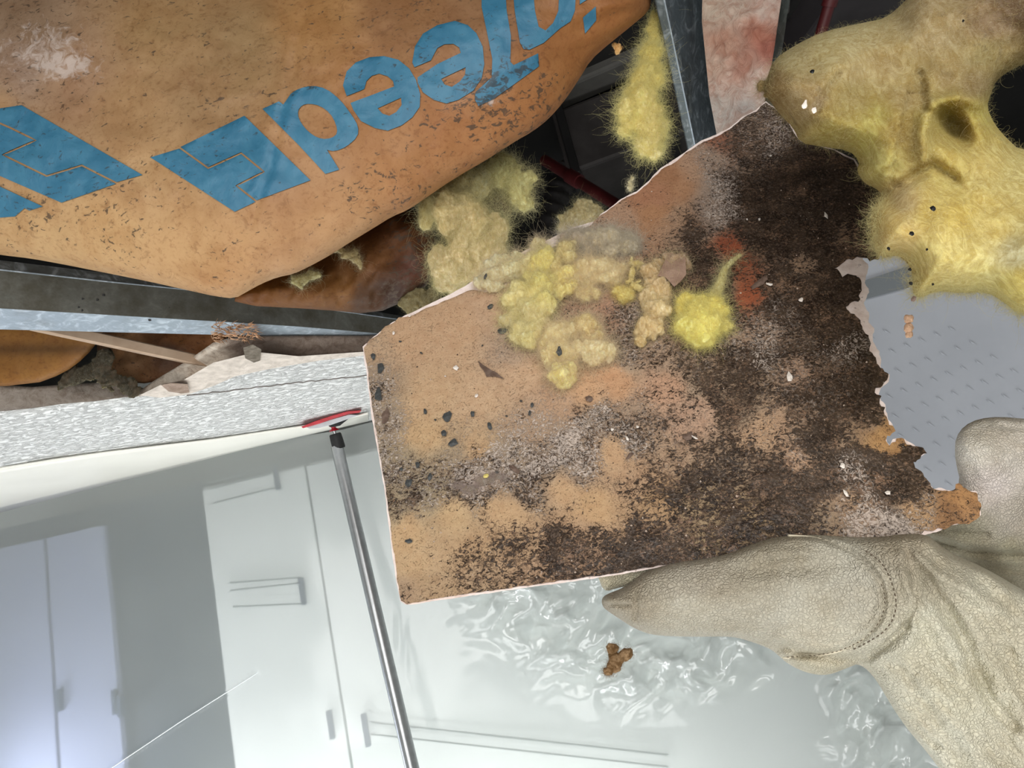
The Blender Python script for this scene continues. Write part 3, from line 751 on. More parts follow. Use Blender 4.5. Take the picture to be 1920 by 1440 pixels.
letter([(-120, 318), (0, 350), (80, 387), (55, 395), (46, 390), (28, 406), (0, 408), (-120, 400)])

# second kraft facing and dirty wool behind the batt
def puff(name, outline, depth, h, R, mat, attrs, wr=None, step=6, back=.5, parent=None, sm=1):
    S = smooth_poly(outline, sm)
    def fr(x, y):
        d = segdist(x, y, S, True); dd = depth(x, y) if callable(depth) else depth
        return dd-h*puffprof(d, R)+(wr(x, y)*np.clip(d/12, 0, 1) if wr else 0)
    def bk(x, y):
        d = segdist(x, y, S, True); dd = depth(x, y) if callable(depth) else depth
        return dd+h*back*puffprof(d, R)
    return slab(name, S, fr, bk, step, mat=mat, parent=parent, attrs=attrs, weld=True), fr
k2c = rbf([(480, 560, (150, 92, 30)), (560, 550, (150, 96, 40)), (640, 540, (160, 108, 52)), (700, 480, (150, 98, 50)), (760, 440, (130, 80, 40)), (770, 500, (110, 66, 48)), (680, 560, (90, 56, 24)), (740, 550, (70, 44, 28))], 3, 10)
k2g = rbf([(480, 560, 0), (700, 480, .1), (770, 450, .7), (790, 500, .7), (740, 540, .6), (600, 520, 0)], 3)
k2, _ = puff('kraft_insulation_batt', [(440, 545), (520, 505), (600, 470), (680, 425), (745, 385), (800, 400), (822, 460), (812, 525), (770, 560), (700, 590), (600, 580), (440, 572)], 1.12, .05, 60, M_KRAFT, {'col': lambda x, y: lin(k2c(x, y)*.8), 'grime': k2g, 'white': lambda x, y: 0*x-.3}, lambda x, y: .02*fbm(x/50, y/70, 2, 4, 8)+.012*np.abs(fbm((x+y)/22, (x-y)/90, 1, 3, 2)))
tag(k2, 'crumpled brown kraft facing tucked beneath the large batt, above the steel track', 'insulation batt')
clump('wool_scrap', [(565, 523, 24, 9, -.35, 0), (590, 516, 14, 8, 0, .002)], 1.05, 'pale wool scrap in front of the crumpled kraft, nearest the steel track', (196, 186, 140), nf=300, seed=31, flen=.02)
clump('wool_scrap', [(655, 478, 18, 8, -.3, 0), (670, 490, 12, 7, .9, 0), (640, 470, 12, 6, 0, 0)], 1.05, 'thin wool scrap peeling off the middle of the crumpled kraft', (196, 180, 138), nf=300, seed=32, flen=.02)
DW = [(800, 380), (870, 330), (940, 300)]
clump('dirty_wool_wad', [(830, 372, 55, 30, -.45, 0, (206, 192, 138), .2), (880, 345, 50, 30, -.4, 0, (170, 164, 128), .5), (935, 318, 42, 28, -.2, .01, (176, 172, 120), .35), (968, 350, 28, 44, -.3, .02, (190, 184, 130), .2), (935, 378, 30, 26, 0, .035, (96, 90, 66), .9), (880, 420, 52, 56, .2, -.01, (206, 186, 142), .15), (845, 400, 36, 38, 0, -.015, (196, 176, 132), .35), (915, 470, 36, 52, .1, 0, (200, 184, 146), .12), (860, 500, 38, 42, .3, -.01, (208, 190, 152), .1), (935, 440, 22, 38, .2, -.01, (190, 172, 132), .1), (840, 520, 28, 28, 0, 0, (200, 184, 150), .15)], 1.0, 'dirty yellow wool wad spilling out below the large kraft batt', (200, 190, 136), nf=5000, flen=.035, seed=11, out=.6, frad=.00016)  # darkest lobe colours in the shade of a hole in the wad
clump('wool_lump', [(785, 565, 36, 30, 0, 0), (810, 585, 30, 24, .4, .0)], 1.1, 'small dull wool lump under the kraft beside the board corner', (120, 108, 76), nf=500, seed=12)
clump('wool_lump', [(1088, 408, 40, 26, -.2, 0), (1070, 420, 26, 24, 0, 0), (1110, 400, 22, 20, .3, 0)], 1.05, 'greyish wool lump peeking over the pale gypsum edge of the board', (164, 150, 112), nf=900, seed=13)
# torn dark kraft flake on the wad
# gap contents under the track
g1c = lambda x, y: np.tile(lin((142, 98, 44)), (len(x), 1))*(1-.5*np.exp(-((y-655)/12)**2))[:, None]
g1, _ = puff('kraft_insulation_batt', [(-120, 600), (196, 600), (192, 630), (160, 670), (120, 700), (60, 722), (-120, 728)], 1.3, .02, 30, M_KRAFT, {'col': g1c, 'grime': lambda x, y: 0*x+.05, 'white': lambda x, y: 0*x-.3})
tag(g1, 'shadowed tan kraft batt in the gap under the steel track at left frame edge', 'insulation batt')
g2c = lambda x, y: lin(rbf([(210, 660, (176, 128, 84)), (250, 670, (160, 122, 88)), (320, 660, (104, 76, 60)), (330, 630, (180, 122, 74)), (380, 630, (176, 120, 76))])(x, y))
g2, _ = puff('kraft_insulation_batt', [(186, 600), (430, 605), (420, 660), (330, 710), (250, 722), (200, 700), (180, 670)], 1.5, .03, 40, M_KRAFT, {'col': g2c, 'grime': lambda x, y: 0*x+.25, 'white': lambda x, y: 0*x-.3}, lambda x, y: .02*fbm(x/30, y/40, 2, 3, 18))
tag(g2, 'crumpled brown kraft behind the wooden furring strip in the left gap', 'insulation batt')
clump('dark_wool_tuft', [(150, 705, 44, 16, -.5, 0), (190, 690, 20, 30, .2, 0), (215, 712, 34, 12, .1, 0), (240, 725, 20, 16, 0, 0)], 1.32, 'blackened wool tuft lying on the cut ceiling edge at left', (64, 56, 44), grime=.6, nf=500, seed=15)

# steel stud with gypsum strip
sd = empty('steel_stud', P(np.array(1300.), np.array(150.), np.array(1.0))); tag(sd, 'galvanized steel stud packed with pinkish gypsum behind the top corner of the board', 'steel stud')
def line(x0, y0, x1, y1, d0, d1, n=8, wob=0):
    t = np.linspace(0, 1, n); return P(x0+(x1-x0)*t, y0+(y1-y0)*t, d0+(d1-d0)*t)
lA = line(1217, -60, 1296, 300, .86, 1.06); lB = line(1232, -60, 1308, 300, .86, 1.06)
lC = line(1312, -60, 1352, 300, .95, 1.15); 
sheet('left_lip', [lA+fwd*.004, lA, lB], galv('galvanized_lip_grey', (96, 104, 106), (80, 80, 74), .4, .45, .45, (165, 172, 176)), sd, .0014)
sheet('web', [lB, lB*.5+lC*.5+fwd*.002, lC], M_STUD, sd, .0012)
tube('rolled_edge', lB-fwd*.0015, .0012, M_TRACKLIP, sd, 6)
lE = line(1489, -60, 1450, 200, .88, 1.06); lD = line(1474, -60, 1436, 200, .9, 1.07)
sheet('right_flange', [lD, lE, lE+fwd*.05], galv('galvanized_green', (84, 94, 92), (70, 74, 68), .5, .5, .4, (120, 130, 128)), sd, .0014)
gc = rbf([(1330, 20, (196, 178, 160)), (1380, 20, (200, 180, 164)), (1430, 20, (196, 176, 164)), (1360, 80, (176, 138, 118)), (1420, 60, (164, 108, 88)), (1440, 90, (152, 92, 76)), (1340, 130, (190, 164, 146)), (1390, 120, (172, 128, 110)), (1360, 160, (196, 172, 158)), (1410, 150, (200, 180, 168)), (1350, 200, (176, 168, 160)), (1400, 200, (170, 162, 156)), (1430, 190, (196, 180, 168))], 3, 12)
gm = NT('stained_gypsum'); _c = gm.attr('col', True)
_n = gm.noise(60, 7, .7, 1.2, stretch=(1, 1, .5), rot=(0, .6, 0))
gm.base(gm.mix(gm.ramp(_n, .35, .72), _c, gm.mix(1.0, _c, (222, 196, 186), 'MULTIPLY'))).rough(.9); gm.bump(_n, 1, .006)
gs = slab('gypsum_strip', [(1318, -60), (1474, -60), (1462, 20), (1452, 90), (1442, 150), (1434, 190), (1420, 250), (1345, 260), (1330, 180), (1322, 100), (1316, 40)], lambda x, y: .885+.0005*(y+60)+.008*fbm(x/30, y/30, 0, 4, 4), lambda x, y: .93+.0005*(y+60), 6, mat=gm.m, parent=sd, attrs={'col': lambda x, y: lin(gc(x, y))}, sharp=50)
gs['label'] = 'rough pinkish gypsum strip with rusty stains'

# ------------------------------------------------------------------ mouldy board
_a = np.array([[755, 1130, 1], [690, 650, 1], [1840, 940, 1]], float); _s = np.linalg.solve(_a, np.array([1/.56, 1/.72, 1/.55]))
def bd(x, y): return 1/(_s[0]*x+_s[1]*y+_s[2])
paper = [(682, 652), (692, 636), (708, 628), (722, 612), (738, 606), (748, 596), (762, 594), (775, 590), (800, 578), (830, 566), (860, 552), (888, 543), (905, 545), (930, 549), (945, 541), (960, 520), (985, 500), (1010, 480), (1040, 462), (1070, 440), (1105, 424), (1128, 402), (1150, 388), (1166, 374), (1195, 360), (1218, 340), (1240, 318), (1262, 306), (1290, 284), (1318, 266), (1345, 256), (1372, 240), (1392, 222), (1418, 208), (1436, 192), (1450, 200), (1475, 225), (1500, 265), (1560, 280), (1600, 300), (1625, 340), (1650, 350), (1680, 380), (1670, 430), (1650, 470), (1646, 486), (1632, 488), (1628, 480), (1604, 488), (1580, 497), (1562, 503), (1580, 518), (1610, 514), (1618, 530), (1612, 560), (1585, 575), (1600, 590), (1616, 612), (1628, 640), (1636, 668), (1650, 690), (1668, 700), (1666, 714), (1650, 726), (1640, 736), (1654, 742), (1650, 756), (1658, 764), (1655, 778), (1672, 800), (1676, 808), (1662, 816), (1660, 826), (1668, 834), (1680, 820), (1696, 822), (1712, 836), (1738, 850), (1724, 858), (1710, 866), (1722, 880), (1736, 898), (1750, 916), (1768, 922), (1790, 916), (1792, 908), (1812, 912), (1834, 920), (1840, 944), (1836, 954), (1838, 968), (1800, 982), (1760, 994), (1720, 1002), (1680, 1012), (1640, 1012), (1580, 1010), (1500, 1014), (1420, 1034), (1340, 1048), (1250, 1058), (1160, 1074), (1060, 1088), (960, 1102), (860, 1116), (770, 1131), (763, 1133), (752, 1126), (744, 1080), (735, 1010), (724, 920), (712, 850), (700, 780), (690, 700)]
core = [(680, 650), (700, 632), (735, 604), (800, 572), (830, 558), (870, 538), (905, 515), (940, 496), (980, 472), (1030, 448), (1075, 426), (1118, 414), (1126, 402), (1148, 387), (1164, 373), (1193, 359), (1216, 339), (1238, 316), (1258, 303), (1288, 282), (1315, 263), (1342, 253), (1370, 238), (1391, 220), (1416, 206), (1436, 190), (1452, 200), (1478, 225), (1503, 263), (1560, 278), (1602, 298), (1628, 338), (1654, 350), (1684, 380), (1674, 430), (1652, 470), (1650, 488), (1630, 482), (1615, 484), (1626, 496), (1628, 512), (1622, 530), (1628, 548), (1622, 568), (1630, 586), (1628, 604), (1640, 622), (1636, 640), (1646, 660), (1654, 690), (1668, 702), (1666, 716), (1652, 728), (1646, 742), (1656, 754), (1662, 770), (1676, 806), (1662, 818), (1668, 834), (1680, 822), (1696, 822), (1736, 850), (1710, 868), (1750, 917), (1790, 918), (1832, 922), (1838, 966), (1760, 996), (1720, 1008), (1690, 1018), (1668, 1012), (1580, 1013), (1500, 1017), (1420, 1037), (1340, 1051), (1250, 1061), (1160, 1078), (1060, 1092), (960, 1106), (860, 1120), (770, 1134), (760, 1134), (750, 1127), (741, 1080), (732, 1010), (721, 920), (709, 850), (697, 780), (687, 700)]
def jag(poly, amp, sel, seed=1):
    p = densify(poly, 5); n = np.arange(len(p)); t = np.roll(p, -1, 0)-np.roll(p, 1, 0); t /= np.linalg.norm(t, axis=1)[:, None]
    a = amp*fbm(n/2.3, n*0+seed, 0, 3, seed)*2; m = sel(p[:, 0], p[:, 1])
    return p+np.stack([t[:, 1], -t[:, 0]], 1)*(a*m)[:, None]
sel = lambda x, y: np.where((x > 1560) & (y > 470) & (y < 1000), 1.0, .22)
paperJ = jag(paper, 5.0, sel); coreJ = jag(core, 3.0, sel, 4)
TH = .0125
def warpb(x, y): return .0012*fbm(x/90, y/90, 0, 3, 6)-.010*sstep(1640, 1860, x)*sstep(880, 960, y)
broot = slab('mouldy_drywall_board', coreJ, lambda x, y: bd(x, y)+.0012+warpb(x, y)+.001*fbm(x/8, y/8, 0, 2, 2), lambda x, y: bd(x, y)+TH+warpb(x, y), 9, mat=M_GYP, sharp=40)
tag(broot, 'broken mouldy drywall panel, brown paper side up with black mould, held by gloves at centre', 'drywall board')
T1 = (198, 150, 108)
BC = [  # x, y, colour, mould, white
 (700, 660, (190, 146, 110), .2, .2), (760, 640, (196, 146, 106), .05, .0), (850, 620, (196, 146, 106), .03, 0), (940, 600, (192, 144, 108), .08, 0), (700, 720, (150, 120, 92), .5, .45), (715, 800, (150, 124, 98), .45, .5),
 (870, 888, (150, 124, 98), .6, .6), (935, 862, (150, 124, 100), .6, .65), (905, 872, (150, 124, 100), .55, .6), (1020, 870, (150, 124, 100), .62, .75), (840, 905, (130, 120, 90), .6, .4), (770, 925, (130, 118, 90), .6, .35), (780, 900, (140, 124, 94), .5, .35), (725, 880, (120, 112, 84), .55, .5), (745, 930, (150, 128, 96), .5, .2), (800, 740, T1, .02, 0), (900, 740, (200, 152, 112), .03, 0), (980, 700, (198, 150, 112), .12, .05), (1040, 760, (186, 138, 104), .3, .25), (800, 820, (198, 150, 104), .04, 0),
 (900, 840, (196, 148, 104), .15, .1), (840, 880, (156, 128, 96), .5, .35), (900, 905, (130, 108, 86), .62, .75), (960, 880, (140, 116, 94), .6, .6), (990, 920, (150, 118, 90), .6, .4), (800, 915, (140, 124, 90), .55, .4),
 (1060, 840, (150, 124, 104), .58, .85), (1100, 870, (140, 112, 92), .6, .6), (1000, 800, (180, 138, 106), .45, .45), (760, 1000, (200, 152, 106), .02, 0), (850, 960, (198, 152, 106), .2, 0), (950, 960, (196, 148, 104), .3, 0), (1060, 920, (198, 148, 104), .2, 0), (1120, 960, (196, 146, 100), .25, 0), (1150, 860, (196, 146, 104), .15, 0),
 (780, 1060, (196, 150, 106), .15, 0), (820, 1020, (190, 146, 104), .45, 0), (880, 1040, (188, 142, 100), .5, 0), (960, 1020, (182, 136, 96), .64, 0), (1040, 1020, (176, 130, 92), .72, 0), (1000, 1070, (176, 130, 94), .62, 0), (900, 1090, (180, 138, 100), .55, 0), (1120, 1020, (172, 126, 90), .76, 0), (1120, 1060, (168, 122, 90), .75, .1), (1200, 1000, (170, 124, 84), .78, .05), (1260, 1040, (120, 90, 66), .85, .2), (1350, 1010, (120, 100, 56), .8, .05), (760, 1115, (170, 130, 96), .5, 0), (830, 1100, (180, 138, 98), .45, 0),
 (1190, 900, (184, 136, 98), .55, .05), (1230, 940, (178, 132, 90), .6, 0), (1300, 930, (130, 106, 62), .72, 0), (1400, 960, (132, 104, 56), .72, 0), (1420, 1000, (110, 90, 50), .75, 0), (1480, 960, (86, 70, 50), .85, .05), (1540, 1000, (120, 96, 70), .6, .2), (1360, 880, (110, 88, 66), .72, .2), (1440, 900, (96, 76, 60), .8, .15),
 (1100, 740, (200, 146, 104), .2, .1), (1160, 720, (198, 140, 98), .35, .05), (1120, 790, (150, 124, 104), .6, .6), (1180, 830, (150, 120, 96), .62, .5), (1250, 720, (194, 140, 106), .45, .1), (1200, 780, (160, 124, 98), .55, .3), (1260, 860, (170, 128, 96), .62, .2), (1300, 780, (186, 138, 108), .5, .2), (1330, 700, (120, 100, 80), .7, .15),
 (1420, 820, (190, 142, 104), .5, .25), (1380, 760, (100, 84, 66), .75, .1), (1460, 800, (180, 134, 100), .55, .2), (1500, 860, (186, 138, 104), .55, .3), (1540, 830, (120, 92, 70), .75, .1), (1560, 900, (110, 86, 68), .82, .15),
 (1620, 970, (180, 140, 112), .5, .8), (1680, 990, (176, 150, 132), .5, .85), (1600, 950, (176, 130, 94), .55, .3), (1720, 960, (190, 140, 96), .5, .4), (1800, 940, (186, 126, 74), .35, .1), (1780, 970, (150, 100, 60), .5, .1), (1700, 920, (70, 54, 44), .9, .05), (1650, 880, (60, 48, 40), .95, .15), (1700, 860, (56, 44, 36), .97, 0), (1600, 880, (80, 66, 54), .8, .5), (1655, 815, (184, 128, 74), .35, .05), (1680, 838, (170, 116, 66), .3, 0), (1640, 780, (100, 70, 48), .8, .1),
 (1600, 740, (56, 46, 38), .95, .15), (1640, 700, (54, 44, 36), .97, .1), (1590, 660, (70, 60, 50), .85, .45), (1550, 720, (64, 50, 40), .88, .2), (1560, 620, (64, 48, 40), .9, .1), (1500, 640, (100, 78, 62), .75, .25), (1440, 640, (160, 122, 98), .62, .5), (1400, 700, (96, 78, 60), .8, .15), (1500, 700, (170, 124, 96), .55, .3), (1500, 760, (130, 100, 78), .68, .25), (1460, 580, (70, 52, 44), .85, .3), (1520, 560, (58, 42, 34), .93, .05), (1580, 540, (64, 46, 38), .92, .05), (1500, 505, (150, 106, 76), .6, .2), (1450, 530, (76, 56, 46), .85, .15), (1360, 620, (120, 94, 76), .72, .35), (1300, 660, (150, 118, 94), .6, .25), (1350, 560, (84, 62, 50), .85, .1),
 (1395, 500, (150, 72, 40), .5, .05), (1405, 550, (158, 74, 40), .4, .05), (1370, 465, (160, 72, 40), .5, .1), (1330, 500, (90, 60, 46), .8, .1), (1300, 440, (110, 80, 60), .75, .2), (1260, 410, (150, 98, 66), .5, .15), (1230, 400, (172, 114, 74), .25, 0), (1180, 410, (160, 104, 74), .35, .1), (1270, 350, (172, 116, 78), .15, 0), (1220, 370, (166, 106, 72), .2, 0), (1300, 310, (158, 104, 74), .4, .1), (1250, 330, (160, 104, 68), .15, 0), (1340, 400, (150, 122, 108), .5, .65), (1350, 350, (150, 124, 110), .5, .6), (1330, 300, (140, 112, 98), .5, .4), (1360, 260, (150, 88, 62), .45, .2), (1400, 250, (96, 72, 60), .72, .3), (1440, 210, (104, 84, 66), .75, .4), (1420, 300, (110, 80, 62), .75, .25), (1450, 260, (120, 94, 80), .65, .5), (1400, 360, (60, 44, 34), .9, .1), (1460, 340, (90, 58, 40), .82, .05), (1520, 330, (76, 52, 38), .88, .05), (1590, 330, (70, 56, 44), .85, .1), (1480, 400, (80, 56, 40), .85, .15), (1550, 400, (64, 44, 32), .9, .1), (1620, 380, (84, 58, 42), .85, .05), (1600, 450, (116, 72, 46), .7, .1), (1640, 460, (130, 80, 56), .6, .1), (1520, 460, (70, 50, 40), .88, .05), (1430, 450, (80, 56, 44), .85, .05),
 (1090, 500, (150, 116, 96), .5, .3), (1120, 600, (170, 112, 84), .45, .2), (1200, 590, (140, 112, 94), .62, .45), (1180, 660, (130, 108, 88), .6, .4), (1240, 650, (150, 116, 92), .55, .3), (960, 640, (170, 134, 108), .4, .3), (1000, 640, (160, 124, 100), .5, .3)]
def desat(c, k=.86):
    g_ = .35*c[0]+.5*c[1]+.15*c[2]; t_ = max(0, min(.62, (158-g_)/70)) if c[0]-c[2] < 88 else 0
    c = tuple(q*(1-t_)+w_*t_ for q, w_ in zip(c, (184, 144, 112))); g_ = .35*c[0]+.5*c[1]+.15*c[2]
    return tuple(min(255, (g_+(q-g_)*k)*m_) for q, m_ in zip(c, (1.03, 1.10, 1.14)))
bcol = rbf([(a[0], a[1], desat(a[2])) for a in BC], 4.0, 26, 3); bD = rbf([(a[0], a[1], a[3]) for a in BC], 4.0, 34, 5); bW = rbf([(a[0], a[1], a[4]) for a in BC], 4.0, 34, 8)
pp = slab('paper_face', paperJ, lambda x, y: bd(x, y)+warpb(x, y)-.0005+.0006*fbm(x/14, y/14, 0, 3, 2), lambda x, y: bd(x, y)+.0010+warpb(x, y), 5, mat=M_BOARD, parent=broot, attrs={'col': lambda x, y: lin(bcol(x, y)), 'mould': bD, 'white': bW}, sharp=50)
pp['label'] = 'brown paper face covered in black and white mould'

def flake(px, py, rx, ry, ang, mat, name, label, cat, group=None, lift=.0018, depth=None, th=.0012, seed=0, n=9, parent=None):
    r = random.Random(seed); th_ = [i*2*math.pi/n+r.uniform(-.25, .25) for i in range(n)]
    ca, sa = math.cos(ang), math.sin(ang); pts = []
    for t in th_:
        k = r.uniform(.68, 1.15); a, b = rx*k*math.cos(t), ry*k*math.sin(t); pts.append((px+a*ca-b*sa, py+a*sa+b*ca))
    pts = np.array(pts); ctr = np.array([[px+r.uniform(-.2, .2)*rx, py+r.uniform(-.2, .2)*ry]])
    dfn = depth or (lambda x, y: bd(x, y)+warpb(x, y)-lift)
    al = np.vstack([pts, ctr]); d = dfn(al[:, 0], al[:, 1])
    d1 = d.copy(); d1[:-1] += np.array([r.uniform(-.0004, .0006) for _ in range(n)]); d1[-1] -= th*.8
    A_ = P(al[:, 0], al[:, 1], d1-th); B_ = P(al[:, 0], al[:, 1], d)
    V = np.vstack([A_, B_]); Fc = [((i+1) % n, i, n) for i in range(n)]+[(i+n+1, (i+1) % n+n+1, 2*n+1) for i in range(n)]+[(i, (i+1) % n, (i+1) % n+n+1, i+n+1) for i in range(n)]
    o = mesh(name, V, Fc, mat, parent, False)
    if label: tag(o, label, cat, group)
    return o
FLAB = {0: 'largest upright dark grey flake on the tan area of the board', 1: 'round grey flake right of the largest dark flake on the tan area', 2: 'small grey flake directly below the largest upright flake', 3: 'broad angular dark flake, lowest of the column of three on the tan area', 4: 'narrow leaf-shaped dark flake alone on the tan area of the board', 5: 'slim dark flake left of the largest upright flake', 6: 'flat dark flake at the left fringe of the wool pile', 7: 'small arrow-like dark flake near the gypsum edge left of the wool pile', 8: 'lower of two thin dark flakes right of the clean tan area', 9: 'upper of two thin dark flakes right of the clean tan area', 10: 'small dark flake above the fuzzy mould band, near the left rim', 11: 'lone dark flake below the mould band near the left rim of the board',
 19: 'upright dark flake just above the fuzzy mould band', 20: 'small dark flake at the top left corner rim of the board', 21: 'tall dark patchy flake on the upper left rim of the board', 22: 'tall dark flake on the left rim below the patchy one', 24: 'dark ragged flake at the left end of the fuzzy mould band'}
FL = [(838, 781, 8, 11, .4), (886, 776, 5, 6, 0), (832, 813, 6, 6, .3), (849, 830, 10, 7, -.4), (918, 800, 5, 8, -.3), (797, 771, 3.5, 7, 0), (942, 620, 11, 6, -.2), (919, 575, 5, 7, .5), (993, 774, 3, 7, .1), (998, 759, 3.5, 6, 0), (783, 871, 5, 6, 0), (766, 1015, 7, 5, .2), (750, 640, 3, 2, 0), (950, 780, 2.6, 2.4, 0), (816, 787, 2.6, 2, .4), (904, 648, 2, 2, 0), (932, 886, 3, 3, 0), (977, 752, 3, 2.2, 0), (790, 662, 3.4, 1.6, .6), (806, 894, 5, 9, .3), (700, 668, 5, 7, 0), (714, 690, 8, 12, .2), (710, 740, 7, 14, .1), (752, 880, 4, 4, 0), (766, 905, 6, 9, .4)]
for i, (x, y, a, b, g) in enumerate(FL):
    flake(x, y, a, b, g, M_FLAKE, 'mould_flake', FLAB.get(i, 'tiny loose dark speck-like flake on the left half of the board'), 'flake', None if i in FLAB else 'tiny dark flakes on the board', seed=i)
CH = [(855, 690, 6, 5, 0), (1480, 706, 6, 10, -.2), (1443, 533, 8, 3, .1), (1502, 562, 5, 4, 0), (1357, 1, 0, 0, 0), (1445, 292, 2.5, 2, 0), (1424, 411, 2.6, 2.4, 0), (1401, 411, 2, 2, 0), (1549, 404, 7, 3.5, 1.1), (738, 624, 2.5, 4, 0), (768, 592, 4, 2, 0), (893, 742, 3, 4, .6), (835, 705, 2.5, 2, 0), (1148, 805, 4, 3, .4), (1176, 822, 5, 2.5, 1), (1302, 820, 7, 2, .5), (1580, 873, 6, 5, 0), (1665, 924, 6, 4, 0), (1195, 800, 3, 3, 0), (1586, 925, 9, 3, 1)]
for i, (x, y, a, b, g) in enumerate(CH):
    if a: flake(x, y, a, b, g, M_CHIP, 'gypsum_chip', {0: 'white chip on the clean tan area of the board', 1: 'largest pale chip with brown side, right of the board centre', 2: 'long thin white chip below the orange stain', 3: 'round white chip right of the orange stain', 8: 'pale slanted chip in the dark mould near the top right of the board', 16: 'white chip in the dark mould near the lower right of the board', 17: 'white chip near the right torn tip of the board', 19: 'long pale chip near the bottom right edge of the board'}.get(i, 'tiny whitish gypsum chip lying on the board'), 'chip', None if i in (0, 1, 2, 3, 8, 16, 17, 19) else 'tiny white chips on the board', seed=40+i)
BR = [(1290, 818, 13, 8, -.5, 'flat tan-brown scrap near the white mould on the board'), (1180, 855, 10, 4, -.8, 'narrow brown curled scrap near the clean tan band of the board'), (1105, 747, 8, 7, .3, 'crumpled dark brown scrap under the lowest wool tuft'), (965, 880, 13, 5, .7, 'curved brown scrap at the end of the fuzzy grey mould band'), (1425, 530, 20, 7, -.6, 'long dull brown flap beside the orange stain'), (723, 780, 8, 16, .1, 'curled brown bark-like scrap on the left rim of the board')]
for i, (x, y, a, b, g, l) in enumerate(BR):
    flake(x, y, a, b, g, M_FLAKEB, 'paper_scrap', l, 'scrap', seed=70+i, n=12)
# twig-like scrap
tw = densify([(897, 677), (905, 690), (916, 700), (930, 702), (946, 712)], 5, False)
tg = slab('paper_scrap', [(896, 676), (906, 684), (918, 692), (930, 698), (946, 711), (930, 706), (922, 706), (912, 706), (908, 696), (901, 688)], lambda x, y: bd(x, y)+warpb(x, y)-.003-.0008*fbm(x/5, y/5), lambda x, y: bd(x, y)+warpb(x, y)-.0008, 4, mat=M_FLAKEB, sharp=40)
tag(tg, 'brownish twig-shaped scrap on the clean tan area of the board', 'scrap')
# crumbs too small to count
rs = np.random.RandomState(4); V = []; Fc = []
for i in range(1500):
    x, y = rs.uniform(700, 1700), rs.uniform(250, 1090)
    if not inside(np.array([[x, y]]), paper)[0]: continue
    dens = float(bD(np.array([x]), np.array([y]))[0])
    if rs.rand() > .15+dens: continue
    r = rs.uniform(.7, 2.1)*.00045; c = P(np.array(x), np.array(y), np.array(float(bd(x, y)+warpb(np.array(x), np.array(y)))-.0008))
    k = len(V); s = [cr*r*rs.uniform(.6, 1.5), cu*r*rs.uniform(.6, 1.5), fwd*r*.7]
    V += [c-s[0], c+s[0], c-s[1], c+s[1], c-s[2], c+s[2]]
    Fc += [(k, k+2, k+4), (k+2, k+1, k+4), (k+1, k+3, k+4), (k+3, k, k+4), (k+2, k, k+5), (k+1, k+2, k+5), (k+3, k+1, k+5), (k, k+3, k+5)]
m_ = NT('mixed_crumbs'); v_ = m_.n('ShaderNodeTexVoronoi'); m_.put(v_.inputs[0], m_.co); v_.inputs['Scale'].default_value = 120
s_ = m_.n('ShaderNodeSeparateColor'); m_.put(s_.inputs[0], v_.outputs['Color'])
m_.base(m_.mix(m_.ramp(s_.outputs[0], .60, .62), (66, 52, 42), (190, 170, 154))).rough(.9)
cb = mesh('crumbs', V, Fc, m_.m, None, False); tag(cb, 'fine crumbs of mould and gypsum scattered over the board', 'crumbs', kind='stuff')

# wool on the board
def bz(o): return lambda x, y: float(bd(np.array(float(x)), np.array(float(y))))+o
Y1 = (228, 214, 158); Y2 = (222, 208, 164); Y3 = (232, 222, 182); YB = (216, 196, 150); GR = (204, 190, 166)
clump('wool_tuft', [(925, 518, 26, 22, -.2, 0, (214, 206, 172)), (960, 505, 40, 24, -.3, -.003, (206, 200, 160)), (905, 530, 18, 14, 0, 0, (206, 200, 168)), (995, 495, 26, 26, .2, -.004, (216, 202, 140)), (1010, 460, 18, 16, 0, 0, (196, 182, 138))], bz(-.010), 'pale wool tuft hanging over the pale gypsum edge, leftmost on the board', Y2, nf=1300, seed=101, flen=.022, amp=.2)
clump('wool_tuft', [(975, 560, 28, 40, .1, 0, Y1), (1000, 590, 34, 34, 0, -.002, Y2), (1015, 545, 26, 44, -.2, -.006, (230, 216, 130)), (985, 620, 34, 26, .2, 0, (216, 204, 156)), (1000, 625, 26, 24, 0, -.002, (220, 208, 150)), (950, 600, 20, 14, -.4, .002, (200, 186, 150)), (1020, 500, 26, 36, .1, -.007, (230, 214, 130))], bz(-.010), 'ragged yellow wool tuft left of the bare brown spot on the board', Y1, nf=2600, seed=102, flen=.026)
clump('wool_tuft', [(1058, 480, 20, 34, .2, -.004, (212, 196, 142)), (1062, 520, 24, 26, 0, -.002, (232, 216, 142)), (1046, 545, 22, 16, -.4, 0, (230, 214, 140))], bz(-.012), 'upright rolled wool tuft in the middle of the pile', YB, nf=1100, seed=103)
clump('wool_tuft', [(1095, 510, 26, 30, 0, 0, Y2), (1125, 502, 30, 24, 0, -.003, Y3), (1100, 548, 26, 15, .1, 0, (216, 200, 146)), (1150, 515, 22, 24, .4, 0, Y2), (1085, 535, 14, 26, -.3, 0, Y1)], bz(-.011), 'ring-shaped pale yellow wool tuft around dark mould', Y2, nf=2000, seed=104, flen=.024)
clump('wool_tuft', [(1095, 455, 42, 20, .1, 0, (186, 166, 146), .35), (1140, 450, 40, 26, 0, -.002, (210, 196, 168), .2), (1172, 462, 22, 20, 0, 0, (196, 184, 158), .3), (1075, 440, 26, 14, -.3, 0, (164, 142, 124), .5)], bz(-.010), 'greyish brown wool tuft at the top of the pile', GR, nf=2200, seed=105, flen=.026, frad=.00015)
clump('wool_tuft', [(1171, 553, 18, 17, 0, 0)], bz(-.007), 'smallest round yellow wool tuft on the board', (222, 208, 134), nf=500, seed=106, flen=.014)
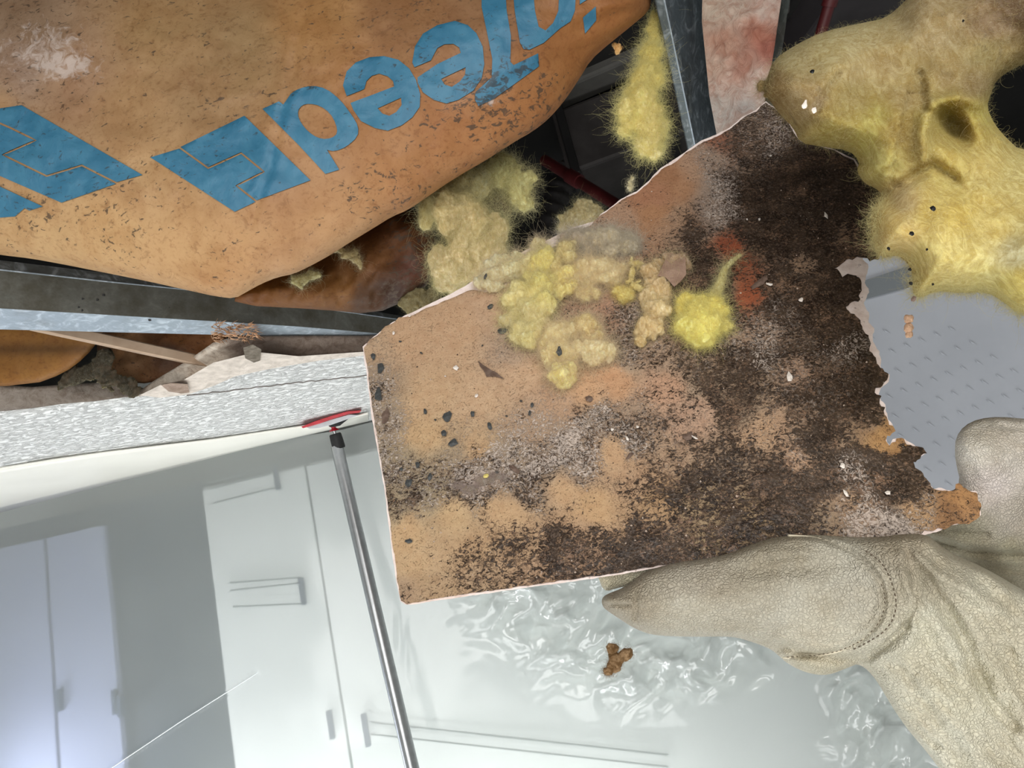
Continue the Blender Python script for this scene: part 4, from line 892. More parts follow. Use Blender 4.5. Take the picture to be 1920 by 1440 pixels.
clump('wool_tuft', [(1045, 632, 36, 32, -.2, 0, Y2), (1102, 615, 28, 28, 0, 0, (214, 194, 136)), (1120, 655, 36, 24, .1, 0, Y3), (1035, 665, 24, 34, .1, 0, Y1), (1055, 705, 28, 26, 0, 0, (234, 222, 150)), (1065, 665, 26, 26, 0, 0, Y2)], bz(-.012), 'lobed yellow wool tuft with one dark flake on it, lowest of the pile', Y2, nf=3000, seed=107, flen=.024)
flake(1049, 659, 6, 10, 0, M_FLAKE, 'mould_flake', 'single dark flake resting on the lowest lobed wool tuft', 'flake', depth=lambda x, y: bd(x, y)-.030, seed=91)
flake(910, 518, 3, 6, .4, M_FLAKE, 'mould_flake', 'dark flake stuck to the leftmost pale wool tuft', 'flake', depth=lambda x, y: bd(x, y)-.024, seed=92)
clump('wool_tuft', [(1315, 605, 44, 40, .3, 0, (234, 220, 130)), (1310, 620, 36, 32, 0, -.004, (242, 230, 146)), (1340, 580, 26, 30, .3, 0, (226, 212, 120)), (1285, 570, 18, 30, .4, 0, (214, 196, 104)), (1350, 612, 18, 14, 0, 0, (228, 214, 130))], bz(-.011), 'bright lemon-yellow wool tuft with a curling tail, rightmost of the pile', (234, 222, 140), nf=2600, seed=108, flen=.020, grime=.05)
# its curling tail
tl = smooth_poly([(1330, 570), (1346, 545), (1354, 518), (1362, 498), (1388, 478)], 2, False)
tv = [];
for k, (x, y) in enumerate(tl):
    t = k/(len(tl)-1); tv.append((x, y, 10*(1-t)+3, 10*(1-t)+3, 0, -.004*t*3, (206, 196, 136)))
clump('wool_tail', tv, bz(-.008), 'thin curling wisp above the lemon-yellow tuft', (206, 198, 140), nf=500, seed=109, flen=.02, grime=.05, res=16)
# torn kraft strip in the pile with brown flap
pfc = rbf([(1260, 500, (140, 110, 88)), (1220, 500, (180, 152, 110)), (1240, 550, (206, 174, 124)), (1210, 620, (212, 180, 124)), (1230, 590, (222, 196, 142))], 3)
clump('torn_wool_strip', [(1262, 500, 24, 26, .2, 0, (168, 140, 116), .4), (1222, 510, 24, 22, .3, -.002, (206, 178, 138)), (1240, 545, 24, 26, 0, 0, (212, 184, 142)), (1232, 585, 20, 28, .1, -.002, (226, 204, 160)), (1215, 560, 16, 30, .1, 0, (210, 184, 140)), (1208, 615, 17, 30, .3, 0, (208, 180, 132)), (1225, 618, 14, 24, .3, 0, (216, 190, 144))], bz(-.010), 'tan torn strip of wool and brown paper left of the lemon-yellow tuft', (210, 184, 142), nf=1300, seed=112, flen=.02, grime=.1, cat='insulation strip')
flake(1262, 505, 27, 31, .2, simple('brown_paper_flap', (150, 122, 104), .85, 12, 60, bump=(90, .8, .003)), 'paper_flap', 'brown paper flap curling off the top of the tan torn strip', 'paper scrap', lift=.022, seed=77, n=9)
tube_ = smooth_poly([(1178, 498), (1188, 490), (1205, 505), (1206, 520)], 1, False)
clump('wool_loop', [(1192, 495, 16, 7, .3, 0), (1184, 515, 6, 18, .1, 0), (1196, 540, 16, 7, .5, 0), (1215, 548, 12, 6, .2, 0)], bz(-.010), 'curved wool loop between the ring-shaped tuft and the tan strip', (216, 196, 132), nf=400, seed=110, flen=.012)
# fuzzy mould tufts along the lower left of the board
clump('fuzzy_mould', [(912, 905, 22, 10, 0, 0), (884, 917, 16, 7, .2, 0), (934, 897, 14, 8, 0, 0), (858, 912, 12, 6, 0, 0)], bz(-.0008), 'fuzzy grey-white mould growth on the band across the lower left of the board', (150, 136, 118), nf=1500, seed=111, flen=.008, frad=.00009, squash=.18, fcol=(206, 196, 182), grime=.3, cat='mould')
flake(911, 893, 7, 4, -.4, simple('lemon_scrap', (226, 210, 120), .9, 8, 60), 'wool_crumb', 'tiny lemon crumb on the fuzzy grey mould', 'crumb', lift=.004, seed=4)

# ------------------------------------------------------------------ big wool mass at right
rm = [(1428, 168), (1437, 150), (1450, 112), (1490, 85), (1540, 60), (1620, 42), (1660, 35), (1700, 0), (1730, -40), (2100, -60), (2100, 130), (1945, 112), (1900, 128), (1868, 150), (1858, 176), (1850, 200), (1864, 232), (1886, 258), (1912, 282), (2100, 315), (2100, 640), (1960, 600), (1905, 585), (1880, 565), (1850, 547), (1800, 550), (1755, 545), (1725, 560), (1710, 548), (1712, 515), (1700, 490), (1680, 478), (1652, 485), (1638, 460), (1632, 425), (1634, 395), (1655, 365), (1640, 352), (1622, 345), (1606, 322), (1612, 302), (1592, 282), (1540, 275), (1500, 268), (1488, 240), (1462, 215)]
rc = rbf([(1450, 160, (150, 124, 80)), (1480, 110, (172, 158, 112)), (1550, 90, (182, 168, 118)), (1600, 70, (186, 172, 124)), (1600, 130, (186, 168, 120)), (1500, 180, (176, 154, 112)), (1530, 200, (160, 138, 104)), (1650, 120, (180, 160, 112)), (1750, 60, (178, 160, 120)), (1750, 10, (170, 150, 110)), (1850, 40, (150, 126, 96)), (1900, 20, (120, 98, 76)), (1850, 100, (174, 158, 106)), (1780, 140, (172, 152, 106)), (1700, 180, (168, 148, 98)), (1600, 180, (166, 148, 92)), (1550, 220, (164, 144, 80)), (1640, 220, (184, 172, 92)), (1620, 260, (192, 182, 96)), (1560, 250, (172, 158, 84)), (1650, 310, (196, 186, 108)), (1700, 260, (164, 144, 84)), (1680, 240, (160, 136, 70)), (1740, 230, (188, 172, 96)), (1780, 210, (176, 160, 72)), (1810, 240, (168, 146, 70)), (1840, 220, (190, 176, 88)), (1780, 320, (214, 196, 112)), (1850, 320, (214, 196, 120)), (1900, 340, (216, 202, 130)), (1700, 380, (206, 182, 128)), (1670, 420, (222, 196, 120)), (1740, 400, (224, 200, 110)), (1800, 400, (226, 200, 104)), (1860, 420, (224, 204, 122)), (1900, 480, (206, 200, 156)), (1740, 480, (230, 214, 134)), (1800, 480, (230, 216, 138)), (1850, 520, (226, 216, 140)), (1910, 540, (232, 216, 120)), (1650, 450, (226, 204, 136)), (1700, 460, (224, 200, 128)), (1830, 160, (150, 130, 90))], 3.2, 16)
rg_ = rbf([(1450, 160, .3), (1530, 200, .35), (1600, 100, .05), (1750, 100, .2), (1850, 40, .35), (1780, 320, .0), (1770, 330, .3), (1700, 380, .05), (1850, 450, 0), (1650, 450, .1), (1620, 260, 0)], 3)
rmS = smooth_poly(rm, 1)
def rdep(x, y): return .60-.00008*(x-1450)-.00012*(y-100)
pocket = lambda x, y: np.exp(-(((x-1790-(y-240)*.35)/26)**2+((y-240)/34)**2))
def rwr(x, y):
    z = .016*fbm(x/110, y/80, 0, 2, 21)+.0035*fbm(x/40, y/24, 0, 3, 27)
    z = z+.05*pocket(x, y)
    z = z-.010*np.exp(-(segdist(x, y, [(1745, 200), (1730, 250), (1735, 300)])/14)**2)-.012*np.exp(-(segdist(x, y, [(1750, 195), (1800, 180), (1850, 200), (1880, 260)])/12)**2)
    z = z+.010*np.exp(-(segdist(x, y, [(1725, 140), (1735, 200)])/9)**2)+.016*np.exp(-(segdist(x, y, [(1660, 365), (1700, 340), (1750, 310), (1790, 335)])/10)**2)
    e = (x-1700+(y-180)*.22); z = z+.007*sstep(-3, 3, e)*np.exp(-((e-3)/28)**2)*(y > 170)*(y < 350)
    z = z+.006*np.exp(-(segdist(x, y, [(1575, 140), (1545, 175), (1530, 205)])/8)**2)
    z = z-.020*sstep(340, 460, y)
    return z+.0012*fbm(x/16, y/10, 2, 3, 6)
ro, _ = puff('fallen_insulation_mass', rm, rdep, .07, 80, M_WOOL, {'col': lambda x, y: lin(rc(x, y)*.85+.15*rc(x, y).mean(1)[:, None])*1.0, 'grime': rg_}, rwr, 7, .8)
tag(ro, 'huge soiled yellow wool mass drooping in from the upper right over the board', 'insulation')
p_, n_ = facing(ro, .25)
yy = p_[:, 2]
fibres('fibres', p_, n_, 4500, .014, .00012, (206, 192, 144), ro, 6, out=.10)
def sub(mask, n, ln, rad, c, seed, out): 
    if mask.sum() > 5: fibres('fibres', p_[mask], n_[mask], n, ln, rad, c, ro, seed, out=out)
# fringe near the outline
pr = p_-C0; dpt = pr @ fwd; pxs = 960+F*(pr @ cr)/dpt; pys = 720-F*(pr @ cu)/dpt
ed = segdist(pxs, pys, rmS, True)
sub((ed < 16) & (pys > 360), 3800, .022, .00013, (226, 216, 164), 7, .5)
sub((ed < 14) & (pys <= 360), 2200, .014, .00013, (184, 174, 128), 8, .3)
for i, (x, y, a) in enumerate(((1710, 438, 6), (1666, 466, 4), (1738, 468, 3), (1706, 505, 4), (1707, 531, 4.5), (1749, 533, 3), (1523, 134, 5), (1750, 391, 7), (1806, 39, 3), (1713, 560, 7))):
    flake(x, y, a, a*.85, i, M_BLACKG if i < 9 else M_FLAKEB, 'soot_speck', 'black speck stuck on the big wool mass', 'speck', 'black specks on the wool mass', depth=lambda x, y: rdep(x, y)-.10-(.02 if i < 9 else 0)+(.02 if y[0] < 300 else 0), seed=i+200)
for i, (x, y) in enumerate(((1509, 196), (1527, 207))):
    flake(x, y, 5, 7 if i else 9, .3, M_CHIP, 'pale_seed', 'pale oval pellet stuck on the upper part of the big wool mass', 'pellet', 'pale pellets on the wool mass', depth=lambda x, y: rdep(x, y)-.078, seed=i+230)
# ragged brown tip where the mass meets the stud
clump('brown_wool_tip', [(1440, 162, 16, 14, 0, 0), (1455, 175, 18, 20, .3, 0), (1470, 200, 14, 20, -.2, 0)], .585, 'ragged brown wool tip between the stud and the big wool mass', (140, 116, 74), nf=600, seed=115, flen=.014, grime=.4)

# hanging tuft
clump('hanging_wool_tuft', [(1225, 70, 13, 34, .05, .02, (206, 188, 108)), (1218, 110, 20, 34, .1, .01, (212, 196, 116)), (1210, 150, 26, 38, .05, .0, (222, 206, 134)), (1205, 195, 32, 36, 0, -.01, (232, 216, 156)), (1180, 215, 22, 30, .5, -.005, (226, 212, 150)), (1215, 235, 28, 34, -.2, -.01, (228, 210, 156)), (1215, 272, 22, 22, -.2, -.01, (222, 208, 160)), (1235, 250, 16, 30, 0, 0, (214, 198, 140)), (1175, 240, 14, 18, .3, 0, (216, 204, 140))], .92, 'yellow wool tuft hanging alone in the dark cavity left of the stud', (228, 212, 146), nf=4200, seed=120, flen=.032, out=.75, grime=.05, frad=.00015)
clump('wool_wisp', [(1182, 352, 4, 9, .2, 0), (1181, 342, 3, 6, 0, 0), (1186, 335, 4, 4, .5, 0)], .92, 'tiny falling wool wisp below the hanging tuft', (196, 184, 150), nf=120, seed=121, flen=.014, grime=0, res=14)
clump('orange_scrap', [(1158, 90, 8, 9, .3, 0), (1152, 84, 6, 5, 0, 0)], .93, 'small orange scrap caught under the right end of the kraft batt', (224, 170, 110), nf=30, seed=122, flen=.008, grime=0, res=14)

# ------------------------------------------------------------------ gloves
g = [(1128, 1132), (1129, 1120), (1142, 1112), (1165, 1104), (1185, 1090), (1205, 1074), (1232, 1064), (1270, 1054), (1320, 1048), (1362, 1040), (1395, 1026), (1430, 1013), (1470, 1005), (1520, 1002), (1580, 1006), (1640, 1008), (1700, 1000), (1738, 1002), (1762, 1022), (1790, 1040), (1850, 1066), (1920, 1108), (1990, 1140), (2140, 1200), (2140, 1600), (1860, 1600), (1800, 1490), (1760, 1440), (1738, 1410), (1700, 1366), (1668, 1318), (1642, 1272), (1612, 1243), (1590, 1252), (1552, 1267), (1515, 1263), (1478, 1246), (1452, 1222), (1438, 1214), (1400, 1200), (1370, 1193), (1310, 1194), (1250, 1193), (1215, 1189), (1185, 1176), (1155, 1156), (1134, 1142)]
gS = smooth_poly(g, 2)
seam = smooth_poly([(1478, 1003), (1530, 1006), (1590, 1028), (1630, 1058), (1652, 1090), (1660, 1120), (1657, 1150), (1642, 1178), (1612, 1204), (1570, 1222), (1520, 1230), (1470, 1232)], 2, False)
seam2 = smooth_poly([(1560, 1000), (1620, 1030), (1655, 1055), (1672, 1090), (1682, 1130), (1676, 1160), (1658, 1185), (1625, 1206), (1590, 1222)], 2, False)
thumb = [(1150, 1140), (1200, 1132), (1300, 1120), (1420, 1115), (1520, 1118), (1590, 1125)]
lines = [([(1700, 1048), (1740, 1085), (1770, 1130), (1800, 1180), (1825, 1240), (1850, 1300), (1900, 1360)], 9, .008), ([(1690, 1045), (1750, 1070), (1800, 1100), (1870, 1140)], 8, -.006), ([(1634, 1232), (1680, 1195), (1698, 1175)], 5, .007), ([(1645, 1240), (1700, 1215), (1715, 1180), (1712, 1120), (1690, 1070)], 7, -.004),
         ([(1700, 1170), (1718, 1130), (1712, 1090)], 4, .004), ([(1662, 1240), (1700, 1255), (1712, 1290), (1760, 1350), (1800, 1420), (1850, 1500)], 7, .003), ([(1790, 1120), (1840, 1160), (1890, 1230), (1960, 1300)], 8, .003), ([(1700, 1340), (1730, 1378), (1760, 1400)], 5, .004), ([(1440, 1214), (1500, 1226), (1560, 1236), (1612, 1238)], 7, .012), ([(1480, 1240), (1505, 1252)], 4, .004)]
def glove_front(x, y):
    d = segdist(x, y, gS, True)
    base = .545-.00006*(x-1130)
    h = .030*puffprof(d, 95)
    h = h+.004*np.exp(-(segdist(x, y, thumb)/60)**2)
    # hand swells behind the thumb joint, dent on the thumb
    h = h+.012*sstep(1560, 1700, x)
    h = h-.006*np.exp(-((x-1470)/95)**2-((y-1064+.06*(x-1470))/17)**2)+.002*np.exp(-((x-1470)/90)**2-((y-1036)/14)**2)
    sd_ = segdist(x, y, seam); h = h-.0035*np.exp(-(sd_/3.5)**2)+.002*np.exp(-((sd_-9)/7)**2)
    sd2 = segdist(x, y, seam2); h = h-.0012*np.exp(-(sd2/3)**2)
    # puckered tip
    h = h-.006*np.exp(-(segdist(x, y, [(1126, 1133), (1150, 1134), (1182, 1136)])/3.5)**2)+.002*np.exp(-(segdist(x, y, [(1140, 1122), (1182, 1126)])/7)**2)
    h = h-.004*np.exp(-(segdist(x, y, [(1190, 1120), (1194, 1140), (1190, 1158)])/5)**2)
    for l, w_, a in lines:
        wx, wy = x+7*fbm(x/40, y/40, 2, 2, 91), y+7*fbm(x/40, y/40, 8, 2, 92)
        h = h-a*.9*np.exp(-(segdist(wx, wy, smooth_poly(l, 2, False))/(w_*1.5))**2)
    on = sstep(1640, 1720, x)
    u_ = (x-1700)*.62+(y-1100)*.78; v_ = -(x-1700)*.78+(y-1100)*.62
    h = h+on*(.0075*fbm(u_/110, v_/30, 0, 4, 33)+.0034*(.2-np.abs(fbm(u_/70, v_/16, 4, 3, 38)))+.0016*fbm(x/16, y/16, 0, 3, 35))
    h = h+(1-on)*(.0012*fbm(x/26, y/26, 0, 3, 36))
    h = h+(.00016*np.sin((x*.45+y*.89)/1.9+5*fbm(x/40, y/40, 0, 2, 3))+.00014*np.sin((x*.95-y*.3)/2.3+5*fbm(x/40, y/40, 5, 2, 4)))*(1-on)
    return base-h*np.clip(d/10, 0, 1)**.5
gcol = rbf([(1160, 1120, (188, 176, 152)), (1300, 1080, (196, 184, 162)), (1450, 1030, (190, 180, 156)), (1300, 1150, (208, 200, 178)), (1450, 1150, (208, 202, 182)), (1600, 1100, (208, 202, 182)), (1520, 1200, (216, 208, 184)), (1520, 1250, (218, 208, 176)), (1700, 1030, (178, 164, 138)), (1760, 1080, (186, 176, 150)), (1750, 1200, (222, 220, 196)), (1850, 1150, (212, 206, 180)), (1800, 1300, (220, 216, 188)), (1900, 1400, (212, 204, 176)), (1750, 1400, (218, 214, 190))], 3, 20)  # darker upper points put the shade along the board into the leather
gl = slab('leather_glove', gS, glove_front, lambda x, y: .56+.03*puffprof(segdist(x, y, gS, True), 95)-.00006*(x-1130), 4, mat=M_LEATHER, attrs={'col': lambda x, y: lin(gcol(x, y)*(.62+.07*sstep(1600, 1760, x))[:, None]+.34*gcol(x, y).mean(1)[:, None]*np.array([1.02, 1, .95]))}, weld=True)
tag(gl, 'near pale cream leather work glove, thumb pressed along the lower edge of the board', 'glove')
def stitches(path, step, name='stitch', ln=4.5):
    p = densify(path, 1.0, False); out = []
    acc = 0; last = -99
    for k in range(1, len(p)-6):
        acc += np.hypot(*(p[k]-p[k-1]))
        if acc-last >= step:
            last = acc; t = p[k+3]-p[k]; t /= np.hypot(*t)+1e-9
            a = p[k]; b = p[k]+t*ln; q = np.array([a, (a+b)/2, b]); dd = glove_front(q[:, 0], q[:, 1])-.0004; dd[1] -= .0005
            out.append(tube(name, P(q[:, 0], q[:, 1], dd), .00042, M_STITCH, gl, 6))
    return out
stitches(seam2[6:], 9.5); stitches(seam[18:], 8, ln=3.5)
sb = tube('seam_welt', P(seam[:, 0], seam[:, 1]+1, glove_front(seam[:, 0], seam[:, 1])+.0004), .0009, simple('seam_leather', (214, 204, 180), .8, 8, 90), gl, 8)
# fingers of the near glove, supporting the board from behind
def finger(tip, mid, root, r, dz):
    pts = smooth_poly([tip, mid, root], 3, False); n = len(pts); t = np.linspace(0, 1, n)
    dd = np.array([float(bd(np.array(a), np.array(b))) for a, b in pts])+TH+dz+r*.9
    rad = r*np.sqrt(np.clip(1-(1-np.clip(t/.16, 0, 1))**2, .02, 1))*(1+.15*t)*(1+.04*np.sin(t*22))
    o = tube('finger', P(pts[:, 0], pts[:, 1], dd), rad, M_LEATHER, gl, 20)
    a = o.data.attributes.new('col', 'FLOAT_COLOR', 'POINT'); a.data.foreach_set('color', np.tile(L4((206, 200, 176)), len(o.data.vertices)))
    return o
finger((1122, 1082), (1250, 1050), (1640, 1020), .0125, .001)
finger((1160, 1010), (1320, 990), (1660, 1000), .0125, .001)
finger((1190, 930), (1360, 930), (1680, 985), .0120, .001)
finger((1260, 860), (1420, 880), (1690, 970), .0110, .001)
# far glove
f2 = [(1790, 850), (1792, 820), (1808, 798), (1835, 785), (1875, 781), (1930, 786), (2100, 800), (2100, 1200), (1990, 1150), (1900, 1110), (1800, 1058), (1730, 1012), (1700, 990), (1740, 960), (1790, 930), (1800, 900), (1794, 876)]
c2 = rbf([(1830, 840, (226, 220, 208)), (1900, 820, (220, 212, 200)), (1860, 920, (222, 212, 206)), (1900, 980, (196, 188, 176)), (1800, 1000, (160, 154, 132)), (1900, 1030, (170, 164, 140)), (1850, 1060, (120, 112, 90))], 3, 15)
def w2(x, y):
    z = .006*fbm(x/60, y/40, 0, 4, 44)+.0012*fbm(x/12, y/14, 0, 3, 45)
    z = z+.010*np.exp(-(segdist(x, y, [(1740, 1010), (1820, 1035), (1920, 1042), (2000, 1040)])/7)**2)+.006*np.exp(-(segdist(x, y, [(1740, 985), (1800, 1000), (1850, 1005)])/9)**2)
    z = z+.012*sstep(1030, 1070, y)
    return z+.004*np.exp(-(segdist(x, y, [(1850, 782), (1880, 800), (1930, 806)])/5)**2)
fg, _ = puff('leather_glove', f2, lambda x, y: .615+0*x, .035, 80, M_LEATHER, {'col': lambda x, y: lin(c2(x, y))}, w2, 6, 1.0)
tag(fg, 'far pale leather glove behind the torn right tip of the board', 'glove')

# ------------------------------------------------------------------ textured grey panel at right
pan = empty('tread_textured_panel', P(np.array(1800.), np.array(760.), np.array(1.45))); tag(pan, 'grey panel with raised tread dashes standing behind the gloves at right', 'panel')
def pdp(x, y): return 1.45-.0002*(x-1600)
slab('panel', [(1560, 572), (1760, 527), (2200, 430), (2200, 1180), (1560, 1180)], pdp, lambda x, y: pdp(x, y)+.01, 40, mat=M_PLATE, parent=pan, sharp=30)
tb = slab('edge_trim', [(1560, 546), (1700, 500), (1712, 498), (1700, 540), (1640, 556), (1560, 578)], lambda x, y: pdp(x, y)-.012, lambda x, y: pdp(x, y)+.005, 30, mat=M_PLATEDARK, parent=pan, sharp=30); tb['label'] = 'darker grey trim along the top'
tb2 = slab('top_cap', [(1540, 430), (1900, 380), (2200, 330), (2200, 480), (1712, 497), (1560, 548)], lambda x, y: pdp(x, y)-.006, lambda x, y: pdp(x, y)+.02, 30, mat=M_PLATE, parent=pan, sharp=30)
V = []; Fc = []; k0 = 0; cnt = 0
dash = None
for i in range(-6, 14):
    for j in range(0, 22):
        x = 1700+i*40+j*20-120; y = 640+i*21+j*-17+60+ (i*0)
        x = 1668+i*39+j*11; y = 656+i*26.5+j*37-120
        if not (1575 < x < 1990 and 610 < y < 1120): continue
        c = P(np.array(x+0.), np.array(y+0.), np.array(float(pdp(x, y))-.0015)); ax = cr*math.cos(-.55)+cu*math.sin(-.55); ay = np.cross(ax, fwd)
        me = dash
        Vv = [c+ax*s*.0105+ay*t*.0022+fwd*(.0015 if abs(t) else -.0009) for s in (-1, 0, 1) for t in (-1, 0, 1) if (s == 0 or t == 0)]
        if dash is None:
            o = mesh('tread_dash', Vv, [(0, 2, 1), (0, 3, 2), (4, 1, 2), (4, 2, 3)], M_PLATE, pan, True); dash = o
        else:
            o = dash.copy(); COL.objects.link(o); o.location = tuple(np.array(dash.location)+0); o.parent = pan
            ref = dash['ref']; o.matrix_parent_inverse = dash.matrix_parent_inverse; o.location = tuple(c-np.array(ref)+np.array(dash.location))
        if 'ref' not in dash: dash['ref'] = tuple(c.tolist())

# ------------------------------------------------------------------ plastic sheet wall
def sheetplace(x, y, Y):
    r = ray(x, y); return C0+r*((Y-C0[1])/r[:, 1])[:, None]
cz = [((1050, 1150), 150, 90), ((1190, 1230), 150, 90), ((1330, 1230), 130, 70), ((960, 1110), 90, 50), ((1680, 1370), 110, 130), ((1600, 1290), 50, 60)]
def crm(x, y):
    m = 0
    for (c, a, b) in cz: m = np.maximum(m, np.exp(-(((x-c[0])/a)**2+((y-c[1])/b)**2)**1.5))
    return m
def yfront(x, y):
    b = YW+.012*fbm(x/260, y/340, 0, 3, 50)
    m = crm(x, y); xx = x+40*fbm(x/80, y/80, 0, 2, 60); yy_ = y+40*fbm(x/80, y/80, 9, 2, 61)
    rid = np.abs(fbm((xx*.8-yy_*.6)/70+9, (xx*.6+yy_*.8)/34, 0, 3, 52))
    tw_ = lambda v: np.abs((v % 1.0)*2-1)
    cf = 0
    for a_, l_, h_ in ((.35, 120, .30), (-.5, 88, .24), (1.25, 60, .16), (.05, 38, .10), (.8, 27, .06), (-1.0, 19, .035)):
        cf = cf+h_*tw_((xx*math.sin(a_)+yy_*math.cos(a_))/l_+.6*fbm(x/150, y/150, a_, 2, 70))
    b = b+m*(.14*(cf-.45)+.03*rid)-.03*m
    b = b-.006*np.exp(-(segdist(x, y, [(200, 1446), (480, 1262)])/3)**2)
    b = b+.006*fbm(x/22, y/160, 3, 2, 55)*np.exp(-(((x-760)/30)**2+((y-1210)/70)**2))*3
    return b
top_line = [(-700, 1140), (0, 962), (300, 883), (560, 820), (700, 785), (1000, 735), (1700, 640)]
ox = [(-300, 1036), (0, 961), (150, 922), (300, 884), (430, 850), (560, 819), (640, 806), (760, 775), (1000, 720), (1400, 640), (1800, 560), (2100, 500), (2100, 1600), (-300, 1600)]
ps = slab('plastic_sheet', ox, yfront, lambda x, y: yfront(x, y)+.0002, 5.5, mat=M_PLASTIC, place=sheetplace, attrs={'crease': lambda x, y: np.clip(crm(x, y)*1.3, 0, 1)})
# keep only the front skin (a film)
bm = bmesh.new(); bm.from_mesh(ps.data); n = len(bm.verts)//2; bm.verts.ensure_lookup_table(); bmesh.ops.delete(bm, geom=bm.verts[n:], context='VERTS'); bm.to_mesh(ps.data); bm.free()
tag(ps, 'milky translucent plastic containment sheet hanging as a wall at lower left', 'plastic sheet')
fold = np.array([sheetplace(np.array([a]), np.array([b]), yfront(np.array([a]), np.array([b]))-.002)[0] for a, b in densify([(200, 1446), (340, 1352), (482, 1262)], 14, False)])
tube('folded_crease', fold, .0016, simple('crease_plastic', (226, 232, 234), .3, 3, 40), ps, 6)
# excess plastic lying along the ceiling
def yz(x, y, k): return on_z(np.asarray(x, float), np.asarray(y, float), ZC-.006-k)
fx = np.array([-700., -150, 0, 100, 200, 300, 400, 480, 560, 620, 690]); fy0 = np.array([1052., 908, 878, 862, 848, 836, 824, 812, 800, 790, 774]); fy1 = np.array([1139., 999, 961, 935, 909, 884, 858, 838, 819, 806, 790])
rws = []
for t in np.linspace(0, 1, 9):
    yv = fy0*(1-t)+fy1*t; rws.append(yz(fx, yv, .006*math.sin(t*3.1)+.004*fbm(fx/60, yv*0+t*3, 0, 2, 7)))
fp = sheet('plastic_flap', rws, M_FLAP, None, .0006, smooth=True)
tag(fp, 'beige excess strip of plastic folded along the ceiling line left of the pole', 'plastic strip')
tube('fold_line', yz(fx, fy0+1.0, .006), .0035, M_FLAP, fp, 6)

# support pole
zt = ZC-.008
pt = on_y(np.array(632.), np.array(838.), YW-.10); pb_ = on_y(np.array(775.), np.array(1450.), YW-.16); dr = (pb_-pt)/np.linalg.norm(pb_-pt); bot = pt+dr*((pt[2]-.02)/-dr[2])
po = empty('support_pole', bot); tag(po, 'aluminium telescopic pole with black grip and red head propping up the plastic sheet', 'pole')
sc_ = float((pt-C0) @ fwd)/F
tube('tube', [pt, bot], 11.5*sc_, M_ALU, po, 32)
tube('foot', [bot, bot+np.array([0, 0, -.018])], [.03, .035], M_BLACK, po, 24)
def pp2(x, y): return P(np.array(float(x)), np.array(float(y)), np.array(float((pt-C0) @ fwd)))
ga, gb = pp2(628, 813), pp2(636, 841)
tube('grip', [ga, ga*.94+gb*.06, ga*.6+gb*.4, ga*.1+gb*.9, gb], np.array([9.5, 11, 11.6, 12, 11.3])*sc_, M_BLACK, po, 24)
tube('stem', [pp2(626, 806), ga], 3*sc_, M_ALU, po, 12)
rc_ = [pp2(624, 797), pp2(625, 800), pp2(626, 803), pp2(626.5, 805.5), pp2(627, 807.5)]
tube('red_collar', rc_, np.array([8, 4.5, 4.2, 8.5, 10])*sc_, M_RED, po, 12)
# head: black swivel, grey pad, red clamp plate with curved profile
dh = float((pt-C0) @ fwd)
def headprism(name, pts, half, mat, y0=0.0):
    pts = np.array(pts, float); d0 = dh+y0; n = len(pts)
    A_ = P(pts[:, 0], pts[:, 1], np.full(n, d0-half)); B_ = P(pts[:, 0], pts[:, 1], np.full(n, d0+half))
    V = np.vstack([A_, B_]); Fc = [tuple(range(n)), tuple(range(n, 2*n))[::-1]]+[(i+n, (i+1) % n+n, (i+1) % n, i) for i in range(n)]
    o = mesh(name, V, Fc, mat, po, False); b = o.modifiers.new('bevel', 'BEVEL'); b.width = .001
    return o
headprism('swivel_bracket', [(614, 797), (626, 793), (642, 786), (655, 784), (645, 792), (640, 796), (638, 798), (630, 800), (620, 801)], .02, M_BLACK)
headprism('pad', [(575, 801), (600, 793), (630, 784), (655, 777), (674, 778), (660, 783), (640, 790), (620, 797), (596, 803), (580, 804)], .05, M_GREYPL)
headprism('clamp_plate', [(565, 800), (590, 790), (620, 780), (652, 771), (678, 769), (674, 774), (655, 776), (625, 785), (600, 794), (568, 803)], .055, M_RED)

# things behind the plastic (kitchen side)
YK = 2.42
def k(x, y, Y=YK): return on_y(np.array(float(x)), np.array(float(y)), Y)
a = k(392, 905); e = empty('tall_refrigerator', (a[0]-.5, YK+.3, 0)); tag(e, 'dark blue-grey refrigerator seen blurred through the plastic at left', 'refrigerator')
box('body', (-2.4, YK, 0), (a[0], YK+.6, a[2]), M_FRIDGE, e)
b = k(212, 985); c = k(105, 1010)
d1 = box('door', (c[0]+.006, YK-.03, .5), (b[0], YK-.002, b[2]), M_FRIDGEDOOR, e)
d2 = box('door', (-2.2, YK-.03, .5), (c[0]-.006, YK-.002, b[2]), M_FRIDGEDOOR, e)
for (x0, y0, y1) in ((118, 1290, 1330), (222, 1290, 1335), (232, 1300, 1340)):
    p0, p1 = k(x0, y0, YK-.05), k(x0+6, y1, YK-.05); box('handle', (p0[0]-.006, YK-.06, min(p0[2], p1[2])), (p0[0]+.006, YK-.03, max(p0[2], p1[2])), M_HANDLE, e)
YD = 2.36
def kd(x, y): return on_y(np.array(float(x)), np.array(float(y)), YD)
cab = empty('white_wall_cabinet', (0, YD+.1, 0)); tag(cab, 'white cabinet front with slim dark handles behind the plastic right of the refrigerator', 'cabinet')
s0 = kd(572, 850); s1 = kd(700, 1440)
xx0 = a[0]+.012
box('carcass', (xx0, YD+.02, 0), (2.6, YD+.3, 2.43), M_WALL, cab)
sx = (s0[0]+s1[0])/2
box('door', (xx0, YD, .1), (s0[0]-.004, YD+.018, 2.42), M_WALL, cab, .002); box('door', (s0[0]+.004, YD, .1), (2.6, YD+.018, 2.42), M_WALL, cab, .002)
box('door_gap', (s0[0]-.005, YD+.006, .1), (s0[0]+.005, YD+.019, s0[2]), M_SEAM, cab)
